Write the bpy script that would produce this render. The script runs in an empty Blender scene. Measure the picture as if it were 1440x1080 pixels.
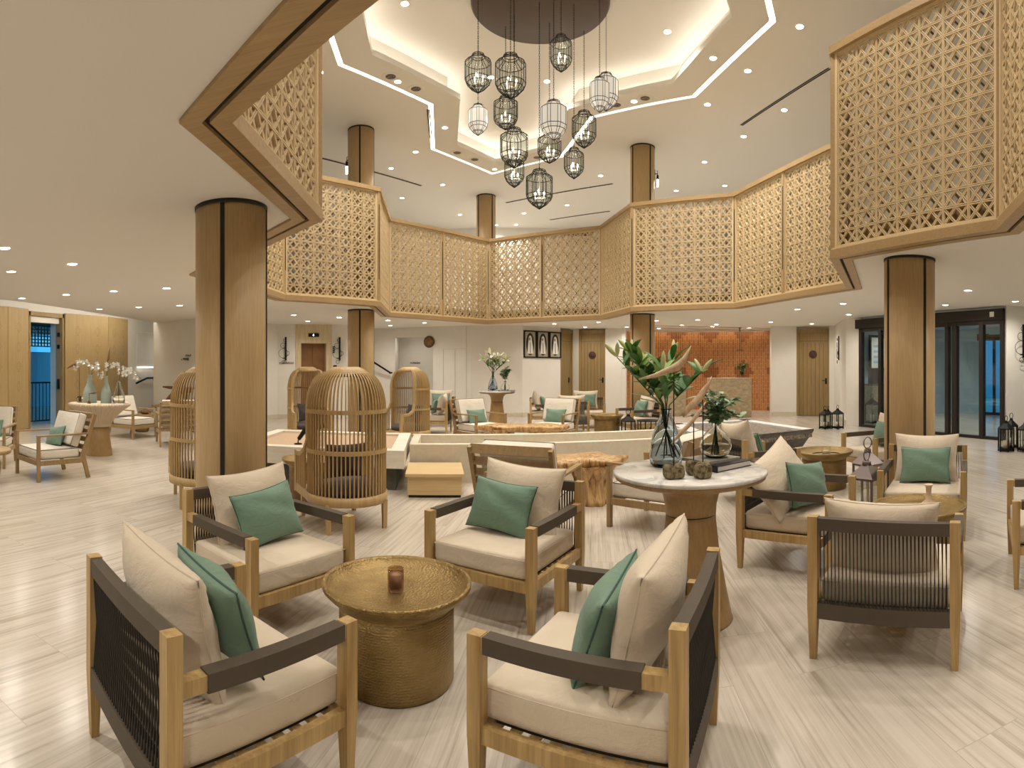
import bpy, bmesh, math, random
from mathutils import Vector, Matrix
from mathutils.geometry import tessellate_polygon
PI = math.pi; R = math.radians
rnd = random.Random(7)
SC = bpy.context.scene
COL = SC.collection

# ------------------------------------------------------------------ materials
def mat(name, col, rough=.5, metal=0, emis=None, estr=0, trans=0, ior=1.45, alpha=None, spec=None):
    m = bpy.data.materials.new(name); m.use_nodes = True
    b = m.node_tree.nodes['Principled BSDF']
    b.inputs['Base Color'].default_value = (*col, 1); b.inputs['Roughness'].default_value = rough
    b.inputs['Metallic'].default_value = metal; b.inputs['IOR'].default_value = ior
    if trans: b.inputs['Transmission Weight'].default_value = trans
    if emis: b.inputs['Emission Color'].default_value = (*emis, 1); b.inputs['Emission Strength'].default_value = estr
    if spec is not None: b.inputs['Specular IOR Level'].default_value = spec
    return m
class NT:
    def __init__(s, m): s.m = m; s.t = m.node_tree; s.n = s.t.nodes; s.b = s.n['Principled BSDF']
    def node(s, k, **kw):
        n = s.n.new(k)
        for a, v in kw.items():
            if a.startswith('i_'): n.inputs[a[2:].replace('_', ' ')].default_value = v
            else: setattr(n, a, v)
        return n
    def l(s, a, b): s.t.links.new(a, b)
    def coords(s, scale=(1, 1, 1), rot=(0, 0, 0), kind='Object'):
        tc = s.node('ShaderNodeTexCoord'); mp = s.node('ShaderNodeMapping')
        mp.inputs['Scale'].default_value = scale; mp.inputs['Rotation'].default_value = rot
        s.l(tc.outputs[kind], mp.inputs['Vector']); return mp.outputs['Vector']
    def ramp(s, fac, stops):
        r = s.node('ShaderNodeValToRGB'); e = r.color_ramp.elements
        while len(e) < len(stops): e.new(.5)
        for k, (p, c) in enumerate(stops): e[k].position = p; e[k].color = (*c, 1)
        s.l(fac, r.inputs['Fac']); return r.outputs['Color']
    def noise(s, vec, sc, det=4, rough=.55, dist=0):
        n = s.node('ShaderNodeTexNoise'); n.inputs['Scale'].default_value = sc; n.inputs['Detail'].default_value = det
        n.inputs['Roughness'].default_value = rough; n.inputs['Distortion'].default_value = dist
        s.l(vec, n.inputs['Vector']); return n.outputs['Fac']
    def mix(s, a, b, fac, mode='MIX'):
        x = s.node('ShaderNodeMix', data_type='RGBA', blend_type=mode)
        for sock, v in ((x.inputs[0], fac), (x.inputs[6], a), (x.inputs[7], b)):
            if hasattr(v, 'is_linked') or hasattr(v, 'links'): s.l(v, sock)
            elif isinstance(v, (int, float)): sock.default_value = v
            else: sock.default_value = (*v, 1)
        return x.outputs[2]
    def col(s, c): s.l(c, s.b.inputs['Base Color'])
    def bump(s, h, st=.3, dist=.01):
        b = s.node('ShaderNodeBump'); b.inputs['Strength'].default_value = st; b.inputs['Distance'].default_value = dist
        s.l(h, b.inputs['Height']); s.l(b.outputs['Normal'], s.b.inputs['Normal'])
def woodmat(name, c1, c2, rough=.5, axis='Z', sc=1.0, kind='Object', contrast=1.0, bump=.12):
    m = mat(name, c1, rough); n = NT(m)
    s = [22 * sc, 22 * sc, 22 * sc]; s['XYZ'.index(axis)] = 1.3 * sc
    v = n.coords(tuple(s), kind=kind)
    f = n.noise(v, 2.2, 6, .6, .35)
    v2 = n.coords(tuple(x * 4 if x > 5 * sc else x for x in s), kind=kind)
    f2 = n.noise(v2, 3.0, 3, .6)
    d = .5 - .28 / contrast; 
    a = n.ramp(f, [(d, c2), (1 - d, c1)])
    g = n.ramp(f2, [(.35, (.82, .80, .78)), (.6, (1, 1, 1))])
    n.col(n.mix(a, g, .55, 'MULTIPLY')); n.bump(f2, bump, .004)
    return m
def fabricmat(name, col, rough=.85, sc=260, var=.06):
    m = mat(name, col, rough, spec=.25); n = NT(m)
    v = n.coords(); w = n.noise(v, sc, 2, .5); big = n.noise(v, 5, 3)
    n.col(n.mix(col, tuple(x * (1 - var * 2.2) for x in col), big))
    wr = n.noise(n.coords((1, 1, 1.6)), 7, 3, .55, 1.2); ad_ = n.node('ShaderNodeMath', operation='MULTIPLY_ADD'); ad_.inputs[1].default_value = .12; n.l(w, ad_.inputs[0]); n.l(wr, ad_.inputs[2])
    n.bump(ad_.outputs[0], .45, .018)
    m.node_tree.nodes['Principled BSDF'].inputs['Sheen Weight'].default_value = .15
    return m
def stonemat(name, c1, c2, sc, rough=.4, stretch=(1, 1, 1), bump=0, lo=.35, hi=.65):
    m = mat(name, c1, rough); n = NT(m); f = n.noise(n.coords(stretch), sc, 6, .6, .6)
    n.col(n.ramp(f, [(lo, c2), (hi, c1)]))
    if bump: n.bump(f, bump, .01)
    return m
M = {}
M['oak'] = woodmat('oak_veneer', (.66, .48, .26), (.51, .355, .175), .42, 'Z', 1.5)
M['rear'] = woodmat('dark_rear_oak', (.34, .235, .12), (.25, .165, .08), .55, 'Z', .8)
M['oak_h'] = woodmat('oak_trim', (.50, .35, .18), (.37, .245, .115), .45, 'X', .9)
M['screen'] = woodmat('carved_screen_oak', (.80, .65, .41), (.68, .53, .31), .5, 'Z', .8)
M['teak'] = woodmat('teak_frame', (.56, .39, .17), (.33, .205, .075), .4, 'Z', .8, contrast=1.3)
M['lounge_wood'] = woodmat('lounge_oak', (.42, .29, .14), (.28, .18, .08), .45, 'Z', .8)
M['cage_wood'] = woodmat('cage_oak', (.58, .41, .195), (.42, .285, .125), .42, 'Z', .8)
M['pedestal_wood'] = woodmat('pedestal_oak', (.46, .30, .13), (.31, .19, .075), .42, 'Z', 1.6)
M['door_wood'] = woodmat('door_oak', (.36, .25, .105), (.25, .165, .065), .5, 'Z', .7)
M['panel_wood'] = woodmat('folding_panel_oak', (.44, .315, .15), (.345, .24, .105), .5, 'Z', .6)
M['box_wood'] = woodmat('pale_oak_box', (.66, .50, .27), (.52, .375, .185), .5, 'X', .7)
M['dark'] = mat('dark_bronze', (.018, .014, .010), .45, .2)
M['black'] = mat('black_metal', (.012, .012, .012), .5, .5)
M['bronze'] = mat('bronze_frame', (.035, .03, .025), .4, .5)
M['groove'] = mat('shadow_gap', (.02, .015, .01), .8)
M['wrap'] = mat('dark_wrap', (.085, .065, .045), .62)
n = NT(M['wrap']); wv = n.node('ShaderNodeTexWave', bands_direction='DIAGONAL'); wv.inputs['Scale'].default_value = 95
n.l(n.coords(), wv.inputs['Vector']); n.bump(wv.outputs['Fac'], .35, .002)
M['rope'] = mat('dark_rope', (.03, .026, .02), .7)
M['beige'] = fabricmat('beige_canvas', (.70, .60, .47))
M['cream'] = fabricmat('cream_canvas', (.82, .76, .66))
M['carve'] = mat('carved_shadow_wood', (.22, .145, .06), .6)
M['piping'] = mat('dark_piping', (.17, .14, .10), .8)
M['green'] = fabricmat('sage_green_fabric', (.17, .275, .205), .7, 300, .05)
M['green_pipe'] = mat('dark_green_piping', (.05, .10, .08), .8)
M['grey_fabric'] = fabricmat('charcoal_fabric', (.10, .085, .085), .6)
M['plaster'] = stonemat('white_plaster', (.80, .77, .71), (.77, .735, .67), 2.0, .7)
M['ceil'] = mat('ceiling_paint', (.80, .765, .70), .75, spec=.2)
M['stonewhite'] = stonemat('pale_limestone', (.80, .75, .66), (.72, .66, .56), 3.0, .5, (1, 1, 6))
M['cast'] = stonemat('basin_limestone', (.66, .60, .49), (.60, .54, .43), 14, .6)
M['glass'] = mat('clear_glass', (1, 1, 1), .0, trans=1, ior=1.45)
def thin_glass(name, col, rough=.0, seeded=False):
    m = bpy.data.materials.new(name); m.use_nodes = True; t = m.node_tree; t.nodes.clear()
    o = t.nodes.new('ShaderNodeOutputMaterial'); mx = t.nodes.new('ShaderNodeMixShader'); tr = t.nodes.new('ShaderNodeBsdfTransparent'); g = t.nodes.new('ShaderNodeBsdfGlossy'); lw = t.nodes.new('ShaderNodeLayerWeight'); pw_ = t.nodes.new('ShaderNodeMath'); fr = t.nodes.new('ShaderNodeMath')
    tr.inputs[0].default_value = (*col, 1); g.inputs['Roughness'].default_value = rough; lw.inputs[0].default_value = .5; pw_.operation = 'POWER'; pw_.inputs[1].default_value = 4; fr.operation = 'MULTIPLY_ADD'; fr.inputs[1].default_value = .75; fr.inputs[2].default_value = .05
    t.links.new(lw.outputs['Facing'], pw_.inputs[0]); t.links.new(pw_.outputs[0], fr.inputs[0])
    t.links.new(fr.outputs[0], mx.inputs[0]); t.links.new(tr.outputs[0], mx.inputs[1]); t.links.new(g.outputs[0], mx.inputs[2]); t.links.new(mx.outputs[0], o.inputs[0])
    if seeded:
        tc = t.nodes.new('ShaderNodeTexCoord'); nz = t.nodes.new('ShaderNodeTexNoise'); nz.inputs['Scale'].default_value = 70; b = t.nodes.new('ShaderNodeBump'); b.inputs['Strength'].default_value = .5; b.inputs['Distance'].default_value = .01
        t.links.new(tc.outputs['Object'], nz.inputs['Vector']); t.links.new(nz.outputs['Fac'], b.inputs['Height']); t.links.new(b.outputs[0], g.inputs['Normal'])
    return m
M['pane'] = thin_glass('window_glass', (.90, .96, .97))
M['water'] = mat('still_water', (.96, .98, .97), 0, trans=1, ior=1.06)
M['amber'] = thin_glass('brown_thin_glass', (.74, .62, .54))
M['clearglass'] = thin_glass('clear_thin_glass', (.97, .98, .97))
M['blueglass'] = mat('smoky_blue_glass', (.74, .83, .90), .01, trans=1, ior=1.25)
M['greenglass'] = mat('pale_green_glass', (.96, .99, .97), .01, trans=1, ior=1.2)
M['frostglass'] = mat('frosted_aqua_glass', (.70, .82, .76), .35, trans=.55, ior=1.3)
M['wax'] = mat('candle_wax', (.85, .74, .60), .5)
M['lamp'] = mat('lamp_face', (1, 1, 1), .5, emis=(1, .93, .82), estr=14)
M['strip'] = mat('led_strip', (1, 1, 1), .5, emis=(1, .92, .80), estr=3.2)
M['cove'] = mat('cove_led', (1, 1, 1), .5, emis=(1, .93, .82), estr=4.2)
M['washer'] = mat('wall_washer_led', (1, 1, 1), .5, emis=(1, .93, .80), estr=9)
M['grazer'] = mat('wall_grazer_led', (1, 1, 1), .5, emis=(1, .85, .6), estr=14)
M['tube'] = mat('glowing_tube', (1, 1, 1), .5, emis=(1, .95, .86), estr=7)
M['bulb'] = mat('candle_bulb', (1, 1, 1), .5, emis=(1, .93, .82), estr=9)
M['frost'] = mat('opal_glass', (.72, .70, .64), .4, emis=(1, .93, .82), estr=.22)
M['lantglass'] = thin_glass('seeded_grey_glass', (.84, .87, .85), .12, True)
M['green_leaf'] = stonemat('leaf_green', (.10, .26, .06), (.05, .14, .035), 6, .4)
M['leaf_light'] = stonemat('leaf_light_green', (.30, .46, .12), (.18, .33, .08), 6, .45)
M['leaf_grey'] = stonemat('eucalyptus_leaf', (.40, .54, .33), (.18, .32, .17), 9, .5)
M['petal'] = mat('white_petal', (.86, .84, .72), .5)
M['orchid'] = mat('orchid_petal', (.92, .90, .84), .5)
M['bud'] = stonemat('lily_bud', (.62, .64, .34), (.42, .50, .20), 9, .45)
M['stem'] = mat('stem_green', (.05, .12, .03), .5)
M['pod'] = stonemat('dried_pod', (.74, .56, .38), (.50, .34, .21), 30, .7, (1, 1, .5), .6)
M['rock'] = stonemat('lichen_rock', (.30, .24, .13), (.085, .065, .04), 38, .9, (1, 1, 1), 1.0, .42, .58)
M['bookcover'] = mat('grey_book_cover', (.42, .40, .36), .5)
M['bookblack'] = mat('black_book_cover', (.04, .035, .04), .5)
M['paper'] = mat('book_pages', (.74, .70, .66), .7)
M['sand'] = stonemat('sand', (.58, .42, .29), (.45, .31, .2), 60, .9, bump=.4)
M['pebble'] = stonemat('dark_pebbles', (.30, .24, .19), (.08, .065, .05), 26, .7, (1, 1, 1), .9, .4, .6)
M['granite'] = stonemat('dark_granite', (.11, .10, .085), (.07, .062, .052), 5, .35, (1, 9, 1))
M['rimstone'] = stonemat('white_rim_stone', (.72, .72, .70), (.58, .58, .57), 20, .4)
M['desk'] = stonemat('travertine_block', (.46, .37, .24), (.32, .24, .14), 9, .6, (1, 1, 2), .4)
M['travertine'] = stonemat('fluted_travertine', (.68, .57, .38), (.55, .44, .27), 5, .5, (5, 5, .5))
M['copper'] = stonemat('bronze_lift_door', (.32, .17, .07), (.25, .125, .05), 3, .35)
M['brick_ceramic'] = mat('woven_ceramic', (.60, .49, .36), .7)
M['ceramic'] = mat('beige_ceramic', (.66, .50, .36), .55)
M['paper_white'] = mat('portrait_white', (.85, .83, .78), .6)
M['paper_dark'] = mat('portrait_dark', (.03, .028, .025), .6)
M['paper_mat'] = mat('portrait_mount', (.42, .37, .28), .6)
M['skin'] = mat('portrait_grey', (.30, .26, .22), .6)
M['bluewall'] = mat('pale_outdoor_wall', (.44, .60, .70), .7)
M['shrub'] = stonemat('outdoor_shrub', (.10, .22, .13), (.04, .10, .06), 7, .7)
M['driftwood'] = woodmat('driftwood', (.24, .12, .055), (.12, .055, .025), .6, 'X', .5)
M['disc'] = mat('brown_ceiling_plate', (.075, .048, .033), .5)
M['white_trim'] = mat('white_trim', (.85, .82, .76), .6)
M['lantern_roof'] = mat('grey_lantern_metal', (.20, .165, .16), .35, .7)
M['medallion'] = mat('carved_medallion', (.06, .025, .02), .6)
M['wicker'] = stonemat('round_wood_emblem', (.35, .19, .07), (.12, .06, .03), 20, .6)

# hammered brass drum tables
m = mat('hammered_brass', (.42, .28, .10), .42, .7); M['brass'] = m; n = NT(m)
vo = n.node('ShaderNodeTexVoronoi'); vo.inputs['Scale'].default_value = 85; n.l(n.coords((1, 1, 1.5)), vo.inputs['Vector'])
wv = n.node('ShaderNodeTexWave', bands_direction='Z'); wv.inputs['Scale'].default_value = 26; wv.inputs['Distortion'].default_value = 1.6; wv.inputs['Detail'].default_value = 2
n.l(n.coords(), wv.inputs['Vector'])
f = n.noise(n.coords(), 5, 4)
n.col(n.ramp(f, [(.3, (.21, .135, .045)), (.7, (.40, .285, .12))]))
ad = n.node('ShaderNodeMath', operation='MULTIPLY_ADD'); ad.inputs[1].default_value = .28; n.l(wv.outputs['Fac'], ad.inputs[0]); n.l(vo.outputs['Distance'], ad.inputs[2])
n.bump(ad.outputs[0], .6, .006)
# marble top
m = mat('grey_marble', (.74, .73, .70), .2); M['marble'] = m; n = NT(m)
f = n.noise(n.coords((1, 1, 1)), 5, 8, .62, 1.6); n.col(n.ramp(f, [(.36, (.52, .52, .51)), (.47, (.74, .72, .69)), (.7, (.80, .78, .74))]))
# root wood
m = mat('polished_root_wood', (.62, .36, .14), .35); M['root'] = m; n = NT(m)
f = n.noise(n.coords((6, 6, 1.4)), 2.2, 6, .6, 1.5); n.col(n.ramp(f, [(.32, (.13, .055, .02)), (.42, (.40, .22, .085)), (.58, (.64, .43, .20))])); n.bump(f, .5, .02)
# floor: long veined travertine planks running away from the camera
m = mat('veined_travertine_floor', (.6, .55, .48), .20, spec=.30); M['floor'] = m; n = NT(m)
tc = n.coords((1, 1, 1), (0, 0, R(-10)), 'Generated') if False else n.coords((1, 1, 1), (0, 0, R(8)))
br = n.node('ShaderNodeTexBrick'); br.offset = .37; br.offset_frequency = 2
mp = n.node('ShaderNodeMapping'); mp.inputs['Rotation'].default_value = (0, 0, PI / 2); n.l(tc, mp.inputs['Vector'])
n.l(mp.outputs['Vector'], br.inputs['Vector'])
for k, v in (('Scale', 1), ('Mortar Size', .0025), ('Mortar Smooth', .1), ('Bias', 0), ('Brick Width', 1.25), ('Row Height', .32)): br.inputs[k].default_value = v
br.inputs['Color1'].default_value = (.0, .0, .0, 1); br.inputs['Color2'].default_value = (1, 1, 1, 1); br.inputs['Mortar'].default_value = (.5, .5, .5, 1)
ml = n.node('ShaderNodeMath', operation='MULTIPLY_ADD'); ml.inputs[1].default_value = 7; ml.inputs[2].default_value = 0
n.l(br.outputs['Color'], ml.inputs[0])
cx = n.node('ShaderNodeCombineXYZ'); n.l(ml.outputs[0], cx.inputs[2])
ma = n.node('ShaderNodeVectorMath', operation='ADD'); mp2 = n.node('ShaderNodeMapping'); mp2.inputs['Scale'].default_value = (26, .6, 1)
n.l(tc, mp2.inputs['Vector']); n.l(mp2.outputs['Vector'], ma.inputs[0]); n.l(cx.outputs[0], ma.inputs[1])
f = n.noise(ma.outputs[0], 1.5, 7, .62, .5)
base = n.ramp(f, [(.28, (.37, .315, .25)), (.45, (.54, .485, .41)), (.64, (.63, .575, .50))])
tone = n.ramp(br.outputs['Color'], [(0, (.93, .92, .91)), (1, (1.0, 1.0, 1.0))])
c = n.mix(base, tone, 1, 'MULTIPLY'); c = n.mix(c, (.45, .40, .33), br.outputs['Fac'])
n.col(c)
# terracotta brick slip wall with darker diamonds
m = mat('terracotta_tiles', (.55, .2, .05), .4); M['terracotta'] = m; n = NT(m)
tc = n.coords((1, 1, 1), kind='UV')
mp = n.node('ShaderNodeMapping'); mp.inputs['Rotation'].default_value = (0, 0, PI / 2); n.l(tc, mp.inputs['Vector'])
br = n.node('ShaderNodeTexBrick'); br.offset = .5; n.l(mp.outputs['Vector'], br.inputs['Vector'])
for k, v in (('Scale', 1), ('Mortar Size', .006), ('Brick Width', .24), ('Row Height', .075), ('Bias', 0)): br.inputs[k].default_value = v
br.inputs['Color1'].default_value = (.34, .125, .034, 1); br.inputs['Color2'].default_value = (.46, .19, .055, 1); br.inputs['Mortar'].default_value = (.62, .36, .18, 1)
sp = n.node('ShaderNodeSeparateXYZ'); n.l(tc, sp.inputs[0])
def mth(op, a, b=None, c=None):
    q = n.node('ShaderNodeMath', operation=op)
    for k, v in enumerate((a, b, c)):
        if v is None: continue
        if isinstance(v, (int, float)): q.inputs[k].default_value = v
        else: n.l(v, q.inputs[k])
    return q.outputs[0]
ux = mth('SNAP', sp.outputs[0], .075); uy = mth('SNAP', sp.outputs[1], .12)
dx = mth('ABSOLUTE', mth('SUBTRACT', mth('FRACT', mth('DIVIDE', ux, 1.15)), .5))
dy = mth('ABSOLUTE', mth('SUBTRACT', mth('FRACT', mth('ADD', mth('DIVIDE', uy, 1.32), .55)), .5))
dd = mth('ADD', mth('MULTIPLY', dx, 1.15), mth('MULTIPLY', dy, 1.5))
msk = mth('LESS_THAN', dd, .40)
n.col(n.mix(br.outputs['Color'], (.55, .42, .38), mth('MULTIPLY', msk, .9), 'MULTIPLY'))
n.bump(br.outputs['Fac'], .3, .01)

# ------------------------------------------------------------------ mesh builder
class MB:
    def __init__(s): s.v = []; s.f = []; s.sm = []; s.uv = None
    def add(s, vs, fs, smooth=False, mtx=None):
        o = len(s.v)
        s.v += [tuple(mtx @ Vector(v)) if mtx else tuple(v) for v in vs]
        s.f += [tuple(i + o for i in f) for f in fs]; s.sm += [smooth] * len(fs); return s
    def box(s, lo, hi, mtx=None, taper=None):
        (a, b, c), (d, e, f) = lo, hi
        vs = [(a, b, c), (d, b, c), (d, e, c), (a, e, c), (a, b, f), (d, b, f), (d, e, f), (a, e, f)]
        if taper:      # shrink the bottom towards its centre
            mx, my = (a + d) / 2, (b + e) / 2
            for k in range(4): x, y, z = vs[k]; vs[k] = (mx + (x - mx) * taper, my + (y - my) * taper, z)
        return s.add(vs, [(3, 2, 1, 0), (4, 5, 6, 7), (0, 1, 5, 4), (1, 2, 6, 5), (2, 3, 7, 6), (3, 0, 4, 7)], False, mtx)
    def bar(s, p, q, w, h, up=(0, 0, 1)):
        p, q = Vector(p), Vector(q); d = (q - p); L = d.length
        if L < 1e-6: return s
        x = d / L; z = Vector(up)
        if abs(x.dot(z)) > .98: z = Vector((0, 1, 0))
        y = z.cross(x).normalized(); z = x.cross(y)
        m = Matrix((x, y, z)).transposed().to_4x4(); m.translation = p
        return s.box((0, -w / 2, -h / 2), (L, w / 2, h / 2), m)
    def tube(s, pts, r, n=8, cap=True, closed=False):
        pts = [Vector(p) for p in pts]; N = len(pts); rs = r if isinstance(r, (list, tuple)) else [r] * N
        vs = []; up = None
        for i, p in enumerate(pts):
            a = pts[(i - 1) % N] if (closed or i > 0) else p; b = pts[(i + 1) % N] if (closed or i < N - 1) else p
            t = (b - a).normalized()
            if up is None: up = Vector((0, 0, 1)) if abs(t.z) < .9 else Vector((1, 0, 0))
            y = up.cross(t)
            if y.length < 1e-5: y = Vector((0, 1, 0)).cross(t)
            y.normalize(); x = t.cross(y); up = x if not closed else up
            for k in range(n):
                an = 2 * PI * k / n; vs.append(p + (x * math.cos(an) + y * math.sin(an)) * rs[i])
        fs = []
        for i in range(N if closed else N - 1):
            j = (i + 1) % N
            for k in range(n): fs.append((i * n + k, i * n + (k + 1) % n, j * n + (k + 1) % n, j * n + k))
        if cap and not closed:
            fs.append(tuple(range(n - 1, -1, -1))); fs.append(tuple((N - 1) * n + k for k in range(n)))
        return s.add(vs, fs, n > 4)
    def lathe(s, prof, n=32, c=(0, 0, 0), smooth=True, close=True, mtx=None, rot=0):
        vs = []; fs = []; P = len(prof)
        for k in range(n):
            a = 2 * PI * k / n + rot
            for r, z in prof: vs.append((c[0] + r * math.cos(a), c[1] + r * math.sin(a), c[2] + z))
        for k in range(n):
            j = (k + 1) % n
            for i in range(P - 1): fs.append((k * P + i, j * P + i, j * P + i + 1, k * P + i + 1))
        if close:
            if prof[0][0] > 1e-5: fs.append(tuple(k * P for k in range(n - 1, -1, -1)))
            if prof[-1][0] > 1e-5: fs.append(tuple(k * P + P - 1 for k in range(n)))
        return s.add(vs, fs, smooth, mtx)
    def prism(s, poly, z0, z1):
        n = len(poly); vs = [(x, y, z0) for x, y in poly] + [(x, y, z1) for x, y in poly]
        t = tessellate_polygon([[Vector((x, y, 0)) for x, y in poly]])
        fs = [tuple(a) for a in t] + [tuple(i + n for i in a) for a in t]
        fs += [(i, (i + 1) % n, (i + 1) % n + n, i + n) for i in range(n)]
        return s.add(vs, fs)
    def ring(s, outer, inner, z0, z1):
        """slab between two closed outlines"""
        loops = [[Vector((x, y, 0)) for x, y in outer], [Vector((x, y, 0)) for x, y in inner]]
        t = tessellate_polygon(loops); pts = list(outer) + list(inner); n = len(pts)
        vs = [(x, y, z0) for x, y in pts] + [(x, y, z1) for x, y in pts]
        fs = [tuple(a) for a in t] + [tuple(i + n for i in a) for a in t]
        a = len(outer)
        fs += [(i, (i + 1) % a, (i + 1) % a + n, i + n) for i in range(a)]
        b = len(inner); fs += [(a + i, a + (i + 1) % b, a + (i + 1) % b + n, a + i + n) for i in range(b)]
        return s.add(vs, fs)
    def rbox(s, c, size, r, n=5, crown=0, mtx=None):
        hx, hy, hz = (q / 2 for q in size); g = [-1 + 2 * i / n for i in range(n + 1)]
        def shape(p):
            q = []
            x, y, z = p[0] * hx, p[1] * hy, p[2] * hz
            inn = Vector((max(-hx + r, min(hx - r, x)), max(-hy + r, min(hy - r, y)), max(-hz + r, min(hz - r, z))))
            d = Vector((x, y, z)) - inn
            if d.length > 1e-9: d = d.normalized() * r
            o = inn + d
            if crown: o.z += math.copysign(crown, p[2]) * (1 - p[0] ** 2) * (1 - p[1] ** 2) if abs(p[2]) > .99 else 0
            return (o.x + c[0], o.y + c[1], o.z + c[2])
        rr = [r / h for h in (hx, hy, hz)]
        def axis(h):
            k = r / h; e = [-1, -1 + k * .3, -1 + k, ]; mid = [(-1 + k) + (2 - 2 * k) * i / n for i in range(1, n)]
            return e + mid + [1 - k, 1 - k * .3, 1]
        ax = [axis(hx), axis(hy), axis(hz)]
        for d in range(3):
            u, v = (d + 1) % 3, (d + 2) % 3
            for sg in (-1, 1):
                vs = []; U = ax[u]; V = ax[v]
                for a in U:
                    for b in V:
                        p = [0, 0, 0]; p[d] = sg; p[u] = a; p[v] = b; vs.append(shape(p))
                m_ = len(V); fs = []
                for i in range(len(U) - 1):
                    for j in range(m_ - 1):
                        q = (i * m_ + j, (i + 1) * m_ + j, (i + 1) * m_ + j + 1, i * m_ + j + 1)
                        fs.append(q if sg > 0 else q[::-1])
                s.add(vs, fs, True, mtx)
        return s
    def mesh(s, name, weld=False):
        me = bpy.data.meshes.new(name); me.from_pydata(s.v, [], s.f)
        me.polygons.foreach_set('use_smooth', s.sm)
        bm = bmesh.new(); bm.from_mesh(me)
        if weld: bmesh.ops.remove_doubles(bm, verts=bm.verts, dist=1e-5)
        bmesh.ops.recalc_face_normals(bm, faces=bm.faces)
        bm.to_mesh(me); bm.free(); me.update(); return me
    def build(s, name, m, parent=None, weld=False, loc=None, rot=None):
        me = s.mesh(name, weld); me.materials.append(M[m] if isinstance(m, str) else m)
        o = bpy.data.objects.new(name, me); COL.objects.link(o)
        if parent: o.parent = parent
        if loc: o.location = loc
        if rot: o.rotation_euler = rot
        return o
def tag(o, label=None, cat=None, group=None, kind=None):
    if label: o['label'] = label
    if cat: o['category'] = cat
    if group: o['group'] = group
    if kind: o['kind'] = kind
    return o
def thing(name, label, cat, loc=(0, 0, 0), a=0, group=None):
    o = bpy.data.objects.new(name, None); COL.objects.link(o); o.location = loc; o.rotation_euler = (0, 0, R(a))
    o.empty_display_size = .1
    return tag(o, label, cat, group)
def dup(o, loc=None, a=None, label=None, group=None, parent=None):
    c = o.copy(); COL.objects.link(c)
    if parent is not None: c.parent = parent
    if loc is not None: c.location = loc
    if a is not None: c.rotation_euler = (0, 0, R(a))
    if label: c['label'] = label
    if group: c['group'] = group
    for ch in list(o.children): dup(ch, parent=c)
    return c
def struct(name, mb, m): return tag(mb.build(name, m), kind='structure')
def offset(poly, d):
    """offset a closed outline; positive = outwards for a clockwise outline's left side"""
    n = len(poly); out = []
    A = sum(poly[i][0] * poly[(i + 1) % n][1] - poly[(i + 1) % n][0] * poly[i][1] for i in range(n))
    sg = 1 if A > 0 else -1
    for i in range(n):
        p0, p1, p2 = Vector(poly[i - 1]), Vector(poly[i]), Vector(poly[(i + 1) % n])
        e1 = (p1 - p0).normalized(); e2 = (p2 - p1).normalized()
        n1 = Vector((e1.y, -e1.x)) * sg; n2 = Vector((e2.y, -e2.x)) * sg
        b = (n1 + n2).normalized(); k = d / max(.3, b.dot(n1)); out.append(tuple(p1 + b * k))
    return out

# ------------------------------------------------------------------ room shell
CH = 2.65; UH = 6.45; EYE = 1.45
ATR = [(-1.30, 2.42), (-1.50, 4.33), (-3.72, 6.29), (-3.87, 9.19), (-2.53, 10.71), (-2.81, 12.92), (-.64, 15.43), (2.16, 13.81),
       (2.50, 11.78), (4.31, 10.46), (4.75, 7.11), (3.28, 5.23), (3.68, 3.21), (1.58, .30)]
mb = MB(); mb.box((-16, -6, -.2), (17, 24, 0)); struct('floor', mb, 'floor')
outer = [(-5.9, -4.2), (-9.35, 14.3), (-9.35, 20.7), (13.2, 20.7), (13.2, -4.2)]
mb = MB(); mb.ring(outer, offset(ATR, .236), CH, 2.95); struct('ceiling', mb, 'ceil')
mb = MB(); mb.prism([(-5.7, -4.2), (-10.6, -4.2), (-10.6, 16), (-9.2, 16), (-9.2, 13.5)], 3.10, 3.2); struct('ceiling_cove', mb, 'ceil')

# walls of the lower level (room side on the right when walking the line)
def wall_run(name, pts, z0, z1, m='plaster', t=.12):
    mb = MB()
    for (ax, ay), (bx, by) in zip(pts[:-1], pts[1:]):
        d = Vector((bx - ax, by - ay)).normalized(); nn = Vector((-d.y, d.x)) * t; e = d * .0
        q = [(ax, ay), (bx, by), (bx + nn.x, by + nn.y), (ax + nn.x, ay + nn.y)]
        vs = [(x, y, z0) for x, y in q] + [(x, y, z1) for x, y in q]
        mb.add(vs, [(0, 1, 2, 3), (4, 5, 6, 7), (0, 1, 5, 4), (1, 2, 6, 5), (2, 3, 7, 6), (3, 0, 4, 7)])
    return struct(name, mb, m)
LX = -10.1
wall_run('wall_left', [(LX, -4.1), (LX, 8.75)], 0, 3.12)
wall_run('wall_left_far', [(LX, 9.9), (LX, 12.45), (-10.3, 15.6)], 0, 3.12)
wall_run('wall_left_head', [(LX, 8.75), (LX, 9.9)], 2.52, 3.12)
wall_run('wall_stair', [(-10.3, 15.6), (-9.2, 15.6), (-9.15, 12.5), (-7.45, 12.0), (-6.4, 14.6)], 0, 2.66)
wall_run('wall_lift', [(-6.4, 14.6), (-5.95, 14.83)], 0, 2.66)
wall_run('wall_lift_right', [(-5.03, 15.3), (-4.65, 15.5), (-4.5, 17.2), (-3.6, 17.2)], 0, 2.66)
wall_run('wall_recess_head', [(-3.6, 17.2), (-2.35, 16.78)], 2.36, 2.66)
wall_run('wall_recess', [(-3.6, 17.32), (-3.75, 18.6), (-2.2, 18.4), (-2.33, 16.9)], 0, 2.66)
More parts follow.
